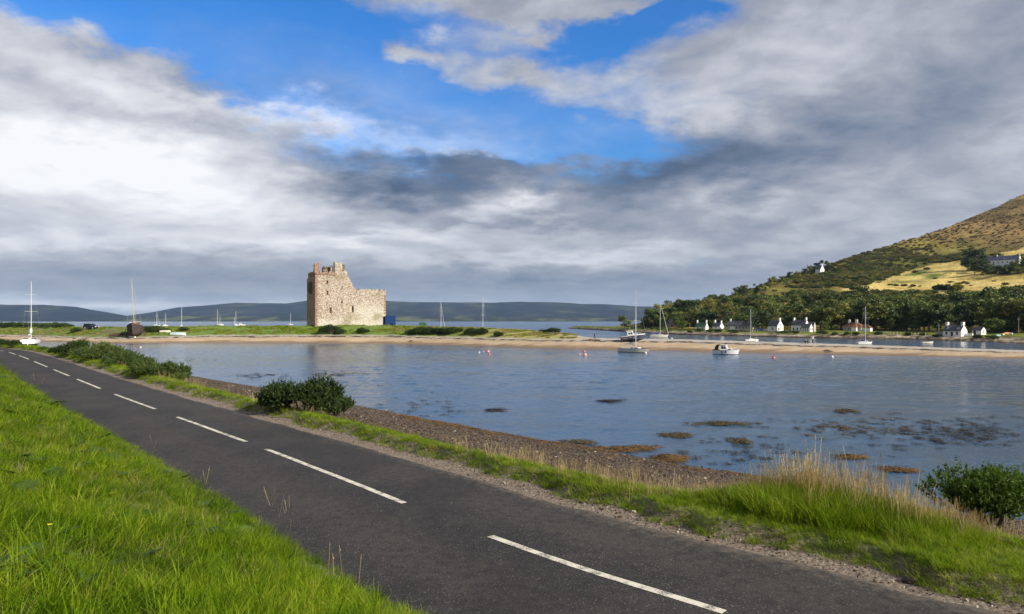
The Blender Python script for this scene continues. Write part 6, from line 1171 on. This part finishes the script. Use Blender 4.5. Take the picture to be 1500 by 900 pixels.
# ------------------------------------------------------------------ people and dog
def skinned(name, J, E, mats_z, parent=None, sub=1):
    me = bpy.data.meshes.new(name); me.from_pydata([j[0] for j in J], E, []); o = link(name, me); sk = o.modifiers.new('s', 'SKIN'); o.modifiers.new('u', 'SUBSURF').levels = sub
    for v, j in zip(me.skin_vertices[0].data, J): r_ = j[1]; v.radius = (r_, r_) if not isinstance(r_, tuple) else r_
    me.skin_vertices[0].data[0].use_root = True
    dg = bpy.context.evaluated_depsgraph_get(); nm = bpy.data.meshes.new_from_object(o.evaluated_get(dg)); o.modifiers.clear(); o.data = nm
    nm.materials.clear()
    for m, _ in mats_z: nm.materials.append(m)
    for f in nm.polygons:
        f.use_smooth = True; c = f.center
        for i, (m, test) in enumerate(mats_z):
            if test(c): f.material_index = i; break
    if parent: o.parent = parent
    return o
skin_m = mat("skin", (0.50, 0.31, 0.23), 0.6, .1, 5); hair_m = mat("brown_hair", (0.06, 0.04, 0.025), 0.8, .2, 20); trous = mat("dark_trousers", (0.018, 0.020, 0.032), 0.9, .2, 5); shoe = mat("dark_shoes", (0.015, 0.012, 0.010), 0.7)
def person(loc, rz, label, top_m, pose):
    st, ar = pose; J = [((0, 0, .96), .15), ((0, .0, 1.15), .14), ((0, .01, 1.36), (.17, .12)), ((0, .02, 1.47), .06), ((0, .03, 1.56), .085), ((0, .035, 1.66), .095)]; E = [(0, 1), (1, 2), (2, 3), (3, 4), (4, 5)]
    for sg in (-1, 1):
        b = len(J); sw = st * sg; J += [((sg * .10, 0, .88), .095), ((sg * .10, sw * .5, .49), .062), ((sg * .10, sw, .09), .042), ((sg * .11, sw + .16, .035), .035)]; E += [(0, b), (b, b + 1), (b + 1, b + 2), (b + 2, b + 3)]
        b = len(J); a = ar[0 if sg < 0 else 1]; J += [((sg * .19, 0, 1.40), .055), ((sg * .24, a[0], a[1]), .042), ((sg * .24, a[2], a[3]), .030), ((sg * .24, a[2] + .03, a[3] - .07), .028)]; E += [(2, b), (b, b + 1), (b + 1, b + 2), (b + 2, b + 3)]
        for f_ in range(5): J.append(((sg * (.205 + .014 * f_), a[2] + .045 + (.02 if f_ == 0 else 0), a[3] - .13 + (.04 if f_ == 0 else .006 * abs(f_ - 2))), .008)); E.append((b + 3, len(J) - 1))
    e = skinned("person", J, E, [(shoe, lambda c: c.z < .075), (hair_m, lambda c: c.z > 1.68 or (c.z > 1.56 and c.y < .0)), (skin_m, lambda c: c.z > 1.45 or (abs(c.x) > .185 and c.z < 1.0)), (top_m, lambda c: c.z > .95), (trous, lambda c: True)]); e.location = loc; e.rotation_euler = (0, 0, R(rz))
    mb = MB(); mb.add([(-.018, .125, 1.63), (.018, .125, 1.63), (0, .135, 1.67), (0, .155, 1.63)], [(0, 1, 3), (1, 2, 3), (2, 0, 3), (0, 2, 1)]); mb.build("nose", skin_m, e)
    return tag(e, label, "person")
q_ = on_spit(871, 497.5); person(q_, 70, "person in dark clothes walking on the sand near the water", mat("dark_jacket", (0.020, 0.024, 0.045), .9), (.22, ((-.08, 1.14, .02, .95), (.1, 1.14, .22, 1.0))))
q_ = on_spit(1190.5, 503.6); person(q_, -160, "person in a pale top and dark trousers standing on the spit with a dog", mat("pale_shirt", (0.42, 0.45, 0.52), .9), (.10, ((.10, 1.14, .22, 1.02), (.05, 1.13, .14, .93))))
q_ = on_spit(1181.5, 503.9); J = [((0, 0, .42), .11), ((0, .22, .44), .125), ((0, .36, .50), .075), ((0, .46, .60), .07), ((0, .58, .57), .038), ((0, -.22, .44), .105), ((0, -.36, .50), .03), ((0, -.52, .60), .018), ((.04, .46, .67), .02), ((-.04, .46, .67), .02)]; E = [(0, 1), (1, 2), (2, 3), (3, 4), (0, 5), (5, 6), (6, 7), (3, 8), (3, 9)]
for sg in (-1, 1):
    b = len(J); J += [((sg * .08, .24, .30), .05), ((sg * .08, .22, .15), .03), ((sg * .08, .24, .02), .028)]; E += [(1, b), (b, b + 1), (b + 1, b + 2)]
    b = len(J); J += [((sg * .08, -.20, .30), .065), ((sg * .08, -.30, .17), .032), ((sg * .08, -.26, .02), .028)]; E += [(5, b), (b, b + 1), (b + 1, b + 2)]
dm_ = mat("black_fur", (0.014, 0.012, 0.011), .9, .3, 10); dg_ = skinned("dog", J, E, [(dm_, lambda c: True)]); dg_.location = q_; dg_.rotation_euler = (0, 0, R(95)); dg_.scale = (1.1,) * 3; tag(dg_, "black dog on the sand beside the person in the pale top", "dog")

# small yellow flower in the bank
fx, fy = -0.678 * 5.6, 5.6; s, d = road_sd(fx, fy); fz = float(ground_z(s, d)); ypet = mat("yellow_petal", (0.75, 0.62, 0.01), .6)
fl = empty("dandelion", (fx, fy, fz)); mb = MB(); mb.tube([(0, 0, 0), (.01, 0, .16), (.0, .01, .25)], .003, 5); mb.build("stem", g_green, fl)
for k in range(11): a = k * .571; mb = MB(); mb.add([(0, .01, .25), (.012 * math.cos(a - .4), .01 + .012 * math.sin(a - .4), .256), (.026 * math.cos(a), .01 + .026 * math.sin(a), .262), (.012 * math.cos(a + .4), .01 + .012 * math.sin(a + .4), .256)], [(0, 1, 2, 3)]); mb.build("petal", ypet, fl)
tag(fl, "single yellow dandelion in the grass bank", "flower")

# ------------------------------------------------------------------ the air: a closed box of thin haze round everything
mb = MB(); mb.box(-8600, 8600, -420, 12800, WZ - 9, 420); hz_o = mb.build("haze", [])
hmat = bpy.data.materials.new("haze_air"); hmat.use_nodes = True; t = hmat.node_tree; t.nodes.clear()
pv = t.nodes.new('ShaderNodeVolumePrincipled'); pv.inputs['Color'].default_value = (0.45, 0.68, 1.0, 1); pv.inputs['Density'].default_value = 0.000036; pv.inputs['Anisotropy'].default_value = 0.0
ou = t.nodes.new('ShaderNodeOutputMaterial'); t.links.new(pv.outputs[0], ou.inputs['Volume']); hz_o.data.materials.append(hmat)
tag(hz_o, "pale haze in the air over the loch", "haze", None, 'stuff')
